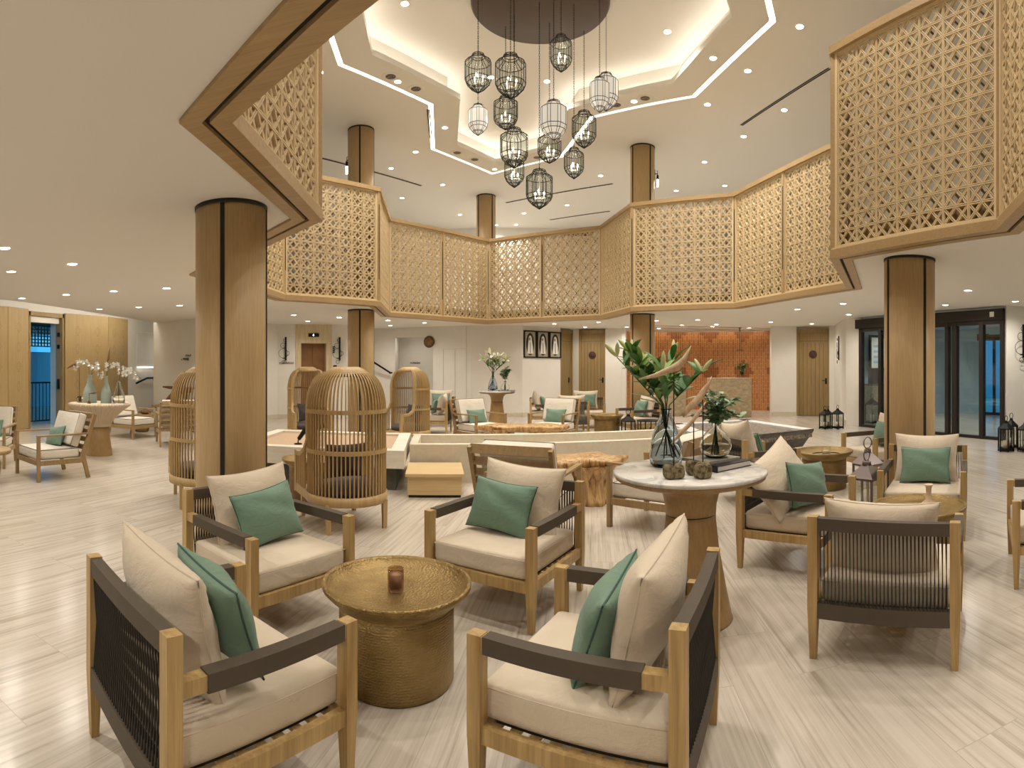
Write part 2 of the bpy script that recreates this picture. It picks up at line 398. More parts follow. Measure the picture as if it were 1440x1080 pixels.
wall_run('wall_back', [(-2.35, 16.78), (-1.2, 16.4), (.3, 16.5), (1.5, 17.5)], 0, 2.66)
wall_run('wall_back_jamb', [(1.93, 18.0), (2.11, 17.82)], 0, 2.66)
wall_run('wall_back_middle', [(2.90, 17.49), (3.49, 17.2), (3.75, 18.6)], 0, 2.66)
wall_run('wall_reception_side', [(8.25, 16.9), (7.4, 15.06), (8.08, 14.74)], 0, 2.66)
wall_run('wall_back_right', [(8.83, 14.12), (8.93, 14.0), (7.84, 11.75), (8.02, 11.35)], 0, 2.66)
wall_run('wall_right', [(8.50, 7.15), (9.8, 6.6), (10.1, -4.1)], 0, 2.66)
wall_run('wall_near', [(10.1, -4.1), (LX, -4.1)], 0, 3.0)
wall_run('wall_upper', [(-9.6, -4), (-9.6, 20.4), (10.4, 20.4), (10.4, -4), (-9.6, -4)], 2.96, UH)
# terracotta wall with UVs in metres
pts = [(3.75, 18.6), (4.6, 18.62), (5.5, 18.5), (6.4, 18.2), (7.4, 17.6), (8.25, 16.9)]
mb = MB(); uvs = []; L = 0
for (ax, ay), (bx, by) in zip(pts[:-1], pts[1:]):
    d = Vector((bx - ax, by - ay)); l = d.length; nn = Vector((-d.y, d.x)).normalized() * .1
    mb.add([(ax, ay, 0), (bx, by, 0), (bx, by, 2.66), (ax, ay, 2.66)], [(0, 1, 2, 3)]); uvs.append((L, L + l)); L += l
o = mb.build('wall_reception', 'terracotta'); tag(o, kind='structure')
ul = o.data.uv_layers.new(name='UVMap')
for p in o.data.polygons:
    u0, u1 = uvs[p.index]; (ax, ay), (bx, by) = pts[p.index], pts[p.index + 1]
    for li in p.loop_indices:
        v = o.data.vertices[o.data.loops[li].vertex_index].co
        ul.data[li].uv = (u0 if (v.x - ax) ** 2 + (v.y - ay) ** 2 < 1e-6 else u1, v.z)
# baseboards in stone
def base_run(name, pts, h=.12, t=.02, m='cast'):
    mb = MB()
    for (ax, ay), (bx, by) in zip(pts[:-1], pts[1:]):
        d = Vector((bx - ax, by - ay)).normalized(); nn = Vector((d.y, -d.x)) * t
        q = [(ax, ay), (bx, by), (bx + nn.x, by + nn.y), (ax + nn.x, ay + nn.y)]
        vs = [(x, y, 0) for x, y in q] + [(x, y, h) for x, y in q]
        mb.add(vs, [(0, 1, 2, 3), (4, 5, 6, 7), (0, 1, 5, 4), (1, 2, 6, 5), (2, 3, 7, 6), (3, 0, 4, 7)])
    struct(name, mb, m)
base_run('baseboard_back', [(-2.35, 16.78), (-1.2, 16.4), (.3, 16.5), (1.5, 17.5)])
base_run('baseboard_right', [(7.4, 15.06), (8.08, 14.74)])
base_run('baseboard_far_right', [(8.93, 14.0), (7.84, 11.75)])
base_run('baseboard_left', [(-7.45, 12.0), (-6.4, 14.6), (-5.95, 14.83)])

# upper ceiling with the star shaped light tray
TR = [(-2.84, 8.98), (-1.59, 10.72), (-1.86, 12.91), (-.52, 14.74), (1.22, 13.47), (1.64, 11.28), (3.35, 9.98), (3.69, 7.35), (2.6, 5.75),
      (2.9, 4.0), (1.6, 2.0), (-.35, 3.2), (-.75, 5.3), (-2.6, 7.0)]
SL = offset(TR, -.09); IN = offset(TR, -.60); IN2 = offset(TR, -.36)
big = [(-9.7, -4.1), (10.5, -4.1), (10.5, 20.5), (-9.7, 20.5)]
mb = MB(); mb.ring(big, TR, UH, UH + .12); struct('ceiling_upper', mb, 'ceil')
mb = MB(); mb.ring(SL, IN, UH, UH + .10); struct('ceiling_band', mb, 'ceil')
mb = MB(); mb.ring(TR, SL, UH + .06, UH + .09); struct('trim_light_line', mb, 'strip')
mb = MB(); mb.ring(offset(TR, .3), IN2, UH + .13, UH + .50); struct('ceiling_tray_side', mb, 'ceil')
mb = MB(); mb.prism(offset(TR, .3), UH + .46, UH + .5); struct('ceiling_tray', mb, 'ceil')
mb = MB(); mb.ring(offset(IN2, -.03), offset(IN2, -.10), UH + .101, UH + .115); struct('trim_cove_light', mb, 'cove')
mb = MB(); mb.prism([(-7.80, 5.6), (-7.76, 5.6), (-9.02, 12.3), (-9.06, 12.3)], 2.84, 2.93)
struct('trim_wall_washer', mb, 'washer')

# ------------------------------------------------------------------ wood edge of the gallery
n = len(ATR)
def band(mb, d0, d1, z0, z1):
    mb.ring(offset(ATR, d1), offset(ATR, d0), z0, z1)
mb = MB(); band(mb, 0, .10, 2.63, 2.72); band(mb, .135, .235, 2.63, 2.69); band(mb, .012, .13, 2.70, 2.722); band(mb, .13, .236, 2.70, 2.95); struct('trim_gallery_edge', mb, 'oak_h')
mb = MB(); band(mb, .098, .137, 2.652, 2.70); struct('trim_gallery_groove', mb, 'groove')
mb = MB(); band(mb, .012, .10, 2.72, 2.74); struct('trim_gallery_ledge', mb, 'screen')
mb = MB(); band(mb, -.01, .11, 4.85, 4.93); struct('trim_gallery_rail', mb, 'oak_h')
def lattice(L, z0, z1, a=.28, b=.16):
    """carved star lattice in the local xz plane, double ribs"""
    mb = MB(); bk = MB(); H = z1 - z0; nx = max(2, round(L / a)); a = L / nx; nz = round(H / b); b = H / nz; g = .0078; w = .0088
    def rib(p, q, dep, off):
        p, q = Vector(p), Vector(q); d = (q - p).normalized(); s = Vector((-d.z, 0, d.x))
        for sg in (-1, 1): mb.bar(p + s * g * sg + Vector((0, off, 0)), q + s * g * sg + Vector((0, off, 0)), dep, w, (s.x, s.y, s.z))
    for i in range(nx + 1): rib((i * a, 0, z0), (i * a, 0, z1), .030, 0)
    for j in range(nz + 1): rib((0, 0, z0 + j * b), (L, 0, z0 + j * b), .030, 0)
    s = b / (a / 2)                                    # slope of the diagonals
    for sg in (1, -1):
        k = -int(L * s / b) - 2
        while k <= nz + int(L * s / b) + 2:
            # line z = z0 + k*b + sg*s*x
            xs = []
            x0, x1 = 0, L
            lo, hi = (z0 - (z0 + k * b)) / (sg * s), (z1 - (z0 + k * b)) / (sg * s)
            if lo > hi: lo, hi = hi, lo
            x0, x1 = max(0, lo), min(L, hi)
            if x1 - x0 > .02: rib((x0, 0, z0 + k * b + sg * s * x0), (x1, 0, z0 + k * b + sg * s * x1), .026, .002)
            k += 1
    # second coarse layer behind the first
    for sg in (1, -1):
        k = -int(L * s / b) - 2
        while k <= nz + int(L * s / b) + 2:
            zz = z0 + (k + .5) * b
            lo, hi = (z0 - zz) / (sg * s), (z1 - zz) / (sg * s)
            if lo > hi: lo, hi = hi, lo
            x0, x1 = max(0, lo), min(L, hi)
            if x1 - x0 > .02 and k % 2 == 0:
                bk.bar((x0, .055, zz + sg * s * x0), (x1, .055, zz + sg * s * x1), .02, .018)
            k += 1
    return mb, bk
mid = offset(ATR, .055); two = {2, 5, 6, 9, 12, 13, 10}
seg_names = {0: 'at the near left above the slab edge', 1: 'running back behind the near left column', 2: 'left side behind the near column',
             3: 'on the left above the cage chairs', 4: 'narrow return beside the left inner corner', 5: 'back gallery left of the centre corner',
             6: 'back gallery right of the centre corner', 7: 'narrow return on the right inner corner', 8: 'in front of the far right column',
             9: 'right gallery side', 10: 'right outer corner, seen edge on', 11: 'large panel above the right column', 12: 'at the right edge of the view', 13: 'near gallery side above the viewer'}
for i in range(n):
    p, q = Vector(mid[i]), Vector(mid[(i + 1) % n]); d = (q - p); L = d.length; d.normalize(); ang = math.degrees(math.atan2(d.y, d.x))
    k = 2 if i in two else 1
    for j in range(k):
        a0 = .06; l = (L - .02) / k - .10
        st = p + d * (.05 + j * (L - .02) / k + .01)
        w_ = {(5, 0): 'left of the two screens', (5, 1): 'right of the two screens', (6, 0): 'left of the two screens', (6, 1): 'right of the two screens',
              (9, 0): 'farther of the two screens', (9, 1): 'nearer of the two screens', (2, 0): 'nearer of two screens', (2, 1): 'farther of two screens'}.get((i, j), 'carved oak screen' if k == 1 else ('first screen' if j == 0 else 'second screen'))
        t = thing('lattice_screen', f'{"single" if k == 1 else w_} carved oak star lattice, {seg_names[i]}' if k == 1 else f'{w_}, carved oak star lattice, {seg_names[i]}', 'screen', (st.x, st.y, 0), ang, 'carved lattice screens round the gallery')
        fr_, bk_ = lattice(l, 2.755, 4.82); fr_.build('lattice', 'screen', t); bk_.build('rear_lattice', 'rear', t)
        fm = MB(); fm.box((-.035, -.03, 2.74), (0, .03, 4.85)); fm.box((l, -.03, 2.74), (l + .035, .03, 4.85)); fm.box((0, -.025, 2.74), (l, .025, 2.758)); fm.box((0, -.025, 4.82), (l, .025, 4.85))
        fm.build('frame', 'screen', t)
# posts between screens
pp = []
for i in range(n):
    pp.append(mid[i])
    if i in two: p, q = Vector(mid[i]), Vector(mid[(i + 1) % n]); pp.append(tuple((p + q) / 2))
for k, (x, y) in enumerate(pp):
    cx, cy = .4 - x, 8.2 - y; an = math.degrees(math.atan2(cy, cx)) + 90
    t = thing('screen_post', 'slim oak post with a dark slot between two lattice screens', 'post', (x, y, 0), an, 'oak posts between the lattice screens')
    b = MB(); b.box((-.032, -.045, 2.735), (.032, .045, 4.86)); b.build('post', 'oak_h', t)
    b = MB(); b.box((-.008, .045, 3.15), (.008, .049, 4.6)); b.box((-.008, -.049, 3.15), (.008, -.045, 4.6)); b.build('slot', 'groove', t)

# ------------------------------------------------------------------ columns
def column(x, y, r, z0, z1, a, label):
    t = thing('wood_clad_column', label, 'column', (x, y, z0), a, 'oak clad columns')
    H = z1 - z0
    b = MB(); b.lathe([(r, 0), (r, H - .025)], 48); b.build('shaft', 'oak', t)
    for k in range(4):
        an = k * PI / 2; w = .016
        s_ = MB(); m_ = Matrix.Rotation(an, 4, 'Z')
        s_.box((r - .01, -w, .02), (r + .004, w, H - .03), m_); s_.build('reveal_strip', 'groove', t)
    b = MB(); b.lathe([(r + .005, H - .028), (r + .005, H)], 48); b.build('cap_ring', 'dark', t)
column(-2.04, 3.78, .27, 0, CH, -75, 'thick round oak column in the left foreground behind two armchairs')
column(4.09, 4.85, .285, 0, CH, -95, 'round oak column on the right behind the armchair facing us')
column(-3.15, 11.56, .275, 0, CH, -80, 'farther round oak column on the left, beside the lift')
column(2.95, 12.6, .28, 0, CH, -65, 'farther round oak column on the right, left of the reception')
column(-3.15, 11.56, .275, 2.96, UH, -80, 'upper storey oak column with a wall lamp on its left side')
column(2.95, 12.6, .28, 2.96, UH, -65, 'upper storey oak column with a wall lamp on its right side')
column(-.76, 16.61, .28, 2.96, UH, -48, 'farthest upper storey oak column above the centre corner of the screens')
for (x, y, a, lab) in ((-3.15, 11.56, 165, 'tube wall lamp on the left upper column'), (2.95, 12.6, 0, 'tube wall lamp on the right upper column')):
    t = thing('tube_sconce', lab, 'wall lamp', (x, y, 5.75), a)
    s = MB(); s.box((.275, -.02, -.16), (.295, .02, .22)); s.box((.29, -.01, .12), (.36, .01, .135)); s.tube([(.355, 0, .14), (.355, 0, .2), (.33, 0, .2)], .006, 6); s.build('bracket', 'black', t)
    s = MB(); s.lathe([(.02, 0), (.025, .01), (.025, .10), (.01, .11)], 12, (.355, 0, 0)); s.build('socket', 'black', t)
    s = MB(); s.lathe([(.0, -.17), (.02, -.165), (.022, 0)], 12, (.355, 0, 0)); s.build('glass_tube', 'tube', t)

# ------------------------------------------------------------------ ceiling lights
def downlight(x, y, z, label, group, watt, size=.055, cone=158, blend=1.0, rad=.022):
    global DL
    if DL is None:
        DL = thing('downlight', label, 'ceiling light', (x, y, z), 0, group)
        b = MB(); b.lathe([(size, .0), (size + .018, -.006), (size + .022, 0)], 20, close=False); b.build('trim_ring', 'white_trim', DL)
        b = MB(); b.lathe([(0, -.003), (size, -.003)], 20, close=False); b.build('lamp_face', 'lamp', DL)
    else: dup(DL, (x, y, z), None, label, group)
    if watt:
        key = (round(watt, 2), cone)
        if key not in LD:
            l = bpy.data.lights.new('downlight_beam', 'SPOT'); l.energy = watt; l.spot_size = R(cone); l.spot_blend = blend
            l.shadow_soft_size = rad; l.color = (1, .93, .83); LD[key] = l
        lo = bpy.data.objects.new('downlight_beam', LD[key]); COL.objects.link(lo); lo.location = (x, y, z - .02)
DL = None; LD = {}
LOW = [(-4.47, 3.59), (-4.63, 4.73), (-5.52, 4.54), (-6.67, 6.67), (-5.81, 6.87), (-4.95, 7.1), (-7.84, 8.81), (-6.97, 9.02), (-6.13, 9.24), (-7.55, 6.45),
       (-4.92, 12.16), (-5.23, 13.9), (-4.13, 13.14), (-3.17, 14.27), (-3.5, 16.08), (-2.37, 15.26), (1.18, 15.73), (2.2, 17.0), (2.31, 15.02),
       (3.42, 16.66), (3.71, 14.26), (4.65, 13.7), (4.81, 15.59), (5.65, 15.01), (6.69, 13.65), (7.95, 13.63), (5.7, 10.36), (5.93, 8.98), (7.27, 10.77),
       (7.1, 16.0), (-9.6, 14.5), (-3.05, 17.6), (10.2, 10.4), (10.4, 8.2), (9.8, 12.0), (5.85, 15.88), (4.54, 17.14), (6.42, 6.19), (7.6, 7.94), (8.06, 6.57)]  # stair wall and recess downlights are added to brighten those corners
ADDED_LOW = [(-3.2, 1.6), (-2.2, -.6), (0, -1.6), (2.6, -1.2), (5.2, .6), (5.4, 3.4), (-5.6, 1.2)]  # unseen downlights, added to light the foreground
for k, (x, y) in enumerate(LOW + ADDED_LOW):
    zone = 'left lounge' if x < -4 and y < 10 else ('lift lobby' if x < 0 else ('reception' if x > 3.5 and y > 12 else ('back corridor' if y > 12 else ('right entrance' if x > 4 else 'near gallery, added out of view'))))
    downlight(x, y, CH, f'small round recessed downlight in the low ceiling of the {zone}', f'downlights in the low ceiling, {zone}', 12 if (x, y) in ((-9.6, 14.5), (-3.05, 17.6)) else ((32 if x < -4 and y < 10 else (30 if y > 11.5 else 42)) if (x, y) in LOW else 80))
UP = [(-3.2, 9.09), (-2.23, 13.01), (-3.02, 13.97), (-1.9, 15.47), (-3.24, 16.49), (-1.71, 18.57), (.39, 18.47), (1.7, 17.47), (2.31, 14.67), (-.55, 20.0), (.14, 19.95),
      (3.87, 8.77), (4.05, 7.29), (3.65, 10.18), (5.1, 9.8), (4.89, 11.3), (4.61, 13.07), (5.74, 14.58), (4.6, 15.44)]
for k, (x, y) in enumerate(UP + [(-1.9, 4.6), (-1.2, 2.2), (1.2, .9), (3.4, 2.6), (3.6, 5.0)]):  # trailing points: out-of-view downlights added for foreground light
    downlight(x, y, UH, 'round recessed downlight in the high ceiling outside the lit star line', 'downlights in the high ceiling outside the star', 90, .06, 125)
for x, y in [(-1.99, 9.75), (-1.4, 11.78), (-.44, 14.36), (3.19, 8.62), (2.28, 10.44), (-2.1, 7.5), (-.5, 3.9), (1.7, 2.6), (2.55, 4.6)]:  # the nearest of these are unseen too, added for fill
    downlight(x, y, UH, 'recessed downlight in the flat band between the two star outlines', 'downlights in the star band', 105, .06, 125)
for x, y in [(.67, 10.83), (-.4, 10.69), (2.5, 8.9), (-1.6, 8.38)]:
    downlight(x, y, UH + .46, 'recessed downlight inside the raised star shaped tray', 'downlights in the tray', 90, .06, 125)
SPK = None
for x, y in [(-2.19, 9.59), (-1.82, 10.12), (2.55, 10.34), (2.05, 10.73), (-1.36, 13.36), (-.96, 13.84), (.61, 13.72)]:
    x, y = .4 + (x - .4) * .955, 8.3 + (y - 8.3) * .965
    if SPK is None:
        SPK = thing('ceiling_speaker', 'round ceiling speaker with a dark centre in the star band', 'speaker', (x, y, UH), 0, 'round ceiling speakers in the star band')
        b = MB(); b.lathe([(.09, -.002), (.1, -.008), (.15, -.012), (.16, 0)], 28, close=False); b.build('trim_ring', 'ceil', SPK)
        b = MB(); b.lathe([(0, -.004), (.09, -.004)], 28, close=False); b.build('grille', 'pebble', SPK)
    else: dup(SPK, (x, y, UH))
for k, ((a, b_), (c_, d_), lab) in enumerate([((-4.57, 12.68), (-2.48, 15.45), 'black slot diffuser in the high ceiling left of the star'), ((-.19, 17.27), (2.74, 15.22), 'black slot diffuser behind the lowest lantern'),
                              ((1.28, 19.23), (3.13, 17.92), 'farthest black slot diffuser above the centre corner'), ((4.61, 10.79), (5.04, 8.03), 'long double slot diffuser at the right of the high ceiling')]):
    t = thing('slot_diffuser', lab, 'air vent', (a, b_, UH), math.degrees(math.atan2(d_ - b_, c_ - a)))
    L = math.hypot(c_ - a, d_ - b_)
    b = MB(); b.box((0, -.045, -.006), (L, .045, 0)); b.build('frame', 'ceil', t)
    b = MB(); b.box((.01, -.034, -.010), (L - .01, -.006, -.004)); b.box((.01, .006, -.010), (L - .01, .034, -.004)); b.build('slot', 'groove', t)
t = thing('slot_diffuser', 'short black slot diffuser set in the lit star line at upper left', 'air vent', (-1.62, 10.9, UH), 96)
b = MB(); b.box((0, -.03, -.012), (1.35, -.008, .0)); b.box((0, .008, -.012), (1.35, .03, .0)); b.build('slot', 'groove', t)
t = thing('wall_vent', 'dark rectangular vent on the far upper wall', 'air vent', (2.0, 20.36, 6.28), 0)
b = MB(); b.box((0, -.02, -.1), (.9, 0, .1)); b.build('frame', 'panel_wood', t)
b = MB(); [b.box((.03, -.03, -.085 + k * .03), (.87, -.02, -.07 + k * .03)) for k in range(6)]; b.build('louvre', 'groove', t)

# ------------------------------------------------------------------ chandelier
t = thing('chandelier_plate', 'large round dark brown ceiling plate from which the lanterns hang', 'ceiling plate', (.42, 8.38, UH + .34), 0)
b = MB(); b.lathe([(1.0, 0), (1.03, .03), (1.03, .12)], 64); b.build('plate', 'disc', t)
def lantern_mesh(t, w, h, frosted):
    r = w / 2; pf = [(.46, 0), (.52, .05), (.60, .085), (1.0, .19), (1.0, .64), (.88, .74), (.56, .86), (.48, .88), (.05, .985)]
    N = 16; ang = []
    for k in range(8): ang += [k * PI / 4 - R(7), k * PI / 4 + R(7)]
    def P(i, k): rr, zz = pf[i]; return (r * rr * math.cos(ang[k]), r * rr * math.sin(ang[k]), -zz * h)
    fr = MB(); q = max(.005, r * .032)
    for k in range(N):
        for i in range(1, len(pf) - 1): fr.bar(P(i, k), P(i + 1, k), q, q)
        fr.bar(P(0, k), P(1, k), q, q)
        for i in (0, 1, 3, 4, 5, 6, 7): fr.bar(P(i, k), P(i, (k + 1) % N), q * 1.2, q * 1.2)
    fr.lathe([(0, -h), (r * .07, -h * .975), (r * .05, -h * .94)], 8)
    fr.tube([(0, 0, .05), (0, 0, 0)], r * .05, 6); [fr.bar(P(0, k), (0, 0, .03), q, q) for k in (0, 4, 8, 12)]
    fr.build('frame', 'black', t)
    g = MB(); vs = [P(i, k) for k in range(N) for i in range(len(pf))]; m_ = len(pf)
    g.add(vs, [(k * m_ + i, ((k + 1) % N) * m_ + i, ((k + 1) % N) * m_ + i + 1, k * m_ + i + 1) for k in range(N) for i in range(1, m_ - 1)])
    g.build('glass', 'frost' if frosted else 'lantglass', t)
    c = MB(); c.tube([(0, 0, 0), (0, 0, -h * .72)], .004, 6); c.tube([(.0, 0, -h * .70), (r * .38, 0, -h * .72)], .004, 5); c.tube([(0, 0, -h * .7), (-r * .2, r * .33, -h * .72)], .004, 5); c.tube([(0, 0, -h * .7), (-r * .2, -r * .33, -h * .72)], .004, 5)
    pos = [(r * .38, 0), (-r * .2, r * .33), (-r * .2, -r * .33)]
    for x, y in pos: c.lathe([(.010, 0), (.010, h * .12)], 8, (x, y, -h * .72))
    c.build('candle_holder', 'paper_white', t)
    for x, y in pos:
        b = MB(); b.lathe([(0, 0), (.010, .008), (.012, .022), (.004, .045), (0, .05)], 10, (x, y, -h * .60)); b.build('bulb', 'bulb', t)
LANT = [(-.49, 8.19, 5.96, 5.40, .383, 0, 'grey glass lantern at the far left of the cluster, upper one'), (-.02, 7.90, 5.78, 5.17, .426, 0, 'largest grey glass lantern, upper left of the cluster'),
        (-.10, 8.90, 5.68, 5.16, .384, 0, 'grey glass lantern just below the largest one'), (-.52, 8.68, 5.46, 4.99, .297, 1, 'small opal lantern at the far left'),
        (.03, 8.22, 4.89, 4.32, .408, 0, 'grey glass lantern low on the left of the cluster'), (.035, 8.60, 4.63, 4.16, .30, 0, 'small grey glass lantern half hidden behind the low left one'),
        (.70, 8.07, 6.17, 5.65, .309, 0, 'highest grey glass lantern, right below the ceiling plate'), (.58, 7.88, 5.14, 4.60, .369, 1, 'opal lantern in the middle of the cluster'),
        (.58, 8.78, 5.06, 4.60, .364, 0, 'grey glass lantern behind the middle opal one'), (.40, 8.29, 4.32, 3.75, .394, 0, 'lowest grey glass lantern of the cluster'),
        (1.14, 8.93, 5.49, 4.91, .385, 0, 'grey glass lantern to the right of the middle opal one'), (.91, 8.30, 4.66, 4.21, .291, 0, 'small grey glass lantern low on the right'),
        (1.26, 8.10, 5.62, 5.12, .289, 1, 'front one of the two opal lanterns at the right'), (1.42, 8.48, 5.88, 5.32, .365, 1, 'rear one of the two opal lanterns at the right')]
PZ = UH + .34
for (x, y, zt, zb, w, fz, lab) in LANT:
    t = thing('pendant_lantern', lab, 'pendant lantern', (x, y, zt), rnd.uniform(0, 40), 'lanterns of the hanging cluster')
    lantern_mesh(t, w, zt - zb, fz)
    c = MB(); z = .05; k = 0
    while z < PZ - zt - .01:
        z2 = min(z + .045, PZ - zt); o_ = .006 if k % 2 else 0; u = .006 - o_
        c.tube([(o_, u, z), (o_, u, z2), (-o_, -u, z2), (-o_, -u, z)], .0022, 4, cap=False, closed=True); z += .036; k += 1
    c.build('chain', 'black', t)
    if not fz:
        if 'LP' not in globals():
            LP = bpy.data.lights.new('lantern_glow', 'POINT'); LP.energy = 3; LP.shadow_soft_size = .05; LP.color = (1, .88, .72)
        l = bpy.data.objects.new('lantern_glow', LP); COL.objects.link(l); l.location = (x, y, (zt * .4 + zb * .6))

# ------------------------------------------------------------------ soft goods
def pillow_mesh(w, h, t, seed=0, pipe=None):
    """upright pillow in the local xz plane, centre at origin, thickness along y"""
    rr = random.Random(seed); b = MB(); n = 22; wr = [(rr.uniform(2, 6), rr.uniform(2, 6), rr.uniform(0, 6)) for _ in range(4)]
    def P(u, v, sg):
        x = w / 2 * u * (1 - .09 * (1 - v * v)); z = h / 2 * v * (1 - .10 * (1 - u * u))
        e = max(0, (1 - u * u) * (1 - v * v)) ** .40
        wob = sum(math.sin(a * u + c + 3 * v) * math.sin(bb * v + c) for a, bb, c in wr) * .0035
        edge = math.exp(-((1 - abs(u)) / .16) ** 2) + math.exp(-((1 - abs(v)) / .2) ** 2)
        cr = .0045 * math.sin(26 * (v if abs(u) > abs(v) else u) + seed) * edge * (1 if e > .05 else 0)
        return (x, sg * (t / 2 * e + (wob + cr) * min(1, e * 2)), z)
    for sg in (-1, 1):
        vs = [P(math.sin(PI / 2 * (-1 + 2 * i / n)), math.sin(PI / 2 * (-1 + 2 * j / n)), sg) for i in range(n + 1) for j in range(n + 1)]
        fs = [(i * (n + 1) + j, (i + 1) * (n + 1) + j, (i + 1) * (n + 1) + j + 1, i * (n + 1) + j + 1) for i in range(n) for j in range(n)]
        b.add(vs, fs if sg < 0 else [f[::-1] for f in fs], True)
    rim = []
    ts = [-1 + 2 * k / 14 for k in range(14)]
    for u in ts: rim.append(P(u, -1, 0))
    for v in ts: rim.append(P(1, v, 0))
    for u in ts: rim.append(P(-u, 1, 0))
    for v in ts: rim.append(P(-1, -v, 0))
    q = MB(); q.tube(rim, .004, 6, closed=True)
    return b, q
PM = {}
def pillow(kind, mtx, label, group):
    """a loose cushion placed by a world matrix"""
    spec = {'back': ('back_cushion', .60, .45, .205, 'beige', 'beige', 'cushion'), 'green': ('lumbar_pillow', .455, .325, .165, 'green', 'green_pipe', 'pillow'),
            'dark': ('lumbar_pillow', .40, .34, .13, 'grey_fabric', 'grey_fabric', 'pillow'), 'sage': ('lumbar_pillow', .42, .27, .12, 'green', 'green_pipe', 'pillow')}[kind]
    if kind not in PM:
        b, q = pillow_mesh(spec[1], spec[2], spec[3], len(PM) * 3 + 1)
        me = b.mesh('pillow_' + kind, True); me.materials.append(M[spec[4]]); pe = q.mesh('piping_' + kind); pe.materials.append(M[spec[5]]); PM[kind] = (me, pe)
    o = bpy.data.objects.new(spec[0], PM[kind][0]); COL.objects.link(o); o.matrix_world = mtx; tag(o, label, spec[6], group)
    c = bpy.data.objects.new('piping', PM[kind][1]); COL.objects.link(c); c.parent = o
    return o
def T(x, y, z): return Matrix.Translation((x, y, z))
def RX(a): return Matrix.Rotation(R(a), 4, 'X')
def RY(a): return Matrix.Rotation(R(a), 4, 'Y')
def RZ(a): return Matrix.Rotation(R(a), 4, 'Z')

# ------------------------------------------------------------------ rope back armchair (front = -y)
W_, D_, HR, HF = .70, .665, .708, .575
def make_rope_chair():
    t = thing('armchair', 'x', 'armchair', (0, 0, 0), 0)
    x = W_ / 2; y = D_ / 2
    def post(px, py, h, name):
        b = MB(); b.box((px - .025, py - .025, .25), (px + .025, py + .025, h)); b.box((px - .025, py - .025, 0), (px + .025, py + .025, .25), None, .62); b.build(name, 'teak', t)
    post(-x, -y, HF, 'front_leg'); post(x, -y, HF, 'front_leg'); post(-x, y, HR, 'rear_leg'); post(x, y, HR, 'rear_leg')
    for s in (-1, 1):
        def arm(k, n_): return (s * x, -y + .025 + (2 * y - .05) * k / n_, HF - .026)
        b = MB(); b.bar(arm(0, 8), arm(8, 8), .044, .046); am = b.build('armrest', 'teak', t)
        b = MB(); q = [(s * (x + .004 * math.sin(PI * k / 6)), -y + .035 + (2 * y - .14) * k / 6, HF - .026) for k in range(7)]
        for u, v in zip(q[:-1], q[1:]): b.bar(u, v, .052, .056)
        b.build('leather_wrap', 'wrap', am)
        b = MB(); b.bar((s * x, -y + .02, .25), (s * x, y - .02, .25), .032, .055); b.build('side_rail', 'teak', t)
    b = MB(); b.bar((-x + .02, -y, .245), (x - .02, -y, .245), .035, .06); b.build('front_rail', 'teak', t)
    b = MB()
    for k in range(9): yy = -y + .05 + k * (2 * y - .10) / 8; b.bar((-x + .01, yy, .258), (x - .01, yy, .258), .035, .012)
    b.build('seat_slat', 'teak', t)
    b = MB(); b.box((-x + .05, -y + .045, .264), (x - .05, y - .03, .277)); b.build('gap_shade_panel', 'groove', t)  # dark panel added so the slat gaps read as shade
    b = MB(); q = [(-x + .022 + (2 * x - .044) * k / 8, y + .008 * math.sin(PI * k / 8), HR - .035) for k in range(9)]
    for u, v in zip(q[:-1], q[1:]): b.bar(u, v, .045, .06)
    b.build('top_rail', 'wrap', t)
    b = MB(); q = [(-x + .022 + (2 * x - .044) * k / 8, y + .008 * math.sin(PI * k / 8), .245) for k in range(9)]
    for u, v in zip(q[:-1], q[1:]): b.bar(u, v, .045, .075)
    b.build('lower_rail', 'wrap', t)
    b = MB(); N = 34
    for k in range(N):
        f = (k + .5) / N; xx = -x + .03 + (2 * x - .06) * f; bow = .008 * math.sin(PI * f)
        b.bar((xx, y + bow + .015, HR - .05), (xx + .005, y + bow - .014, .27), .0046, .0046, (1, 0, 0))
        b.bar((xx + .008, y + bow - .015, HR - .05), (xx - .003, y + bow + .015, .27), .0046, .0046, (1, 0, 0))
    b.build('woven_rope_back', 'rope', t)
    b = MB(); b.rbox((0, -.012, .338), (2 * x - .062, 2 * y - .02, .125), .024, 6, .010)
    c = b.build('seat_cushion', 'beige', t, weld=True)
    b = MB(); b.tube([(sx * (x - .0335), -.012 + sy * (y - .0125), .382) for sx, sy in ((-1, -1), (1, -1), (1, 1), (-1, 1))], .0028, 5, closed=True); b.build('seam_piping', 'beige', c)
    return t
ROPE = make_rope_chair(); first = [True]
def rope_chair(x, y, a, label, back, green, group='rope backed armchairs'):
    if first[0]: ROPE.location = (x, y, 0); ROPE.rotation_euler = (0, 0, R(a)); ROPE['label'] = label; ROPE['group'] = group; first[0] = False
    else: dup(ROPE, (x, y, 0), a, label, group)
    B = T(x, y, 0) @ RZ(a)
    if back:
        lab, dx, dy, dz, roll, tilt, yaw = back
        pillow('back', B @ T(dx,   .185 + dy, .605 + dz) @ RZ(yaw) @ RX(-14 + tilt) @ RY(roll), lab, 'beige back cushions on the rope armchairs')
    if green:
        lab, dx, dy, dz, roll, tilt, yaw = green
        pillow('green', B @ T(dx, .045 + dy, .565 + dz) @ RZ(yaw) @ RX(-20 + tilt) @ RY(roll), lab, 'sage green pillows on the rope armchairs')
rope_chair(.344, 2.019, 241.6, 'rope backed armchair at the bottom centre right, facing left', ('plump beige back cushion of the nearest right armchair', .0, -.02, .02, 4, 0, 0), ('sage green pillow on the nearest right armchair', .02, -.04, .0, 5, 0, 4))
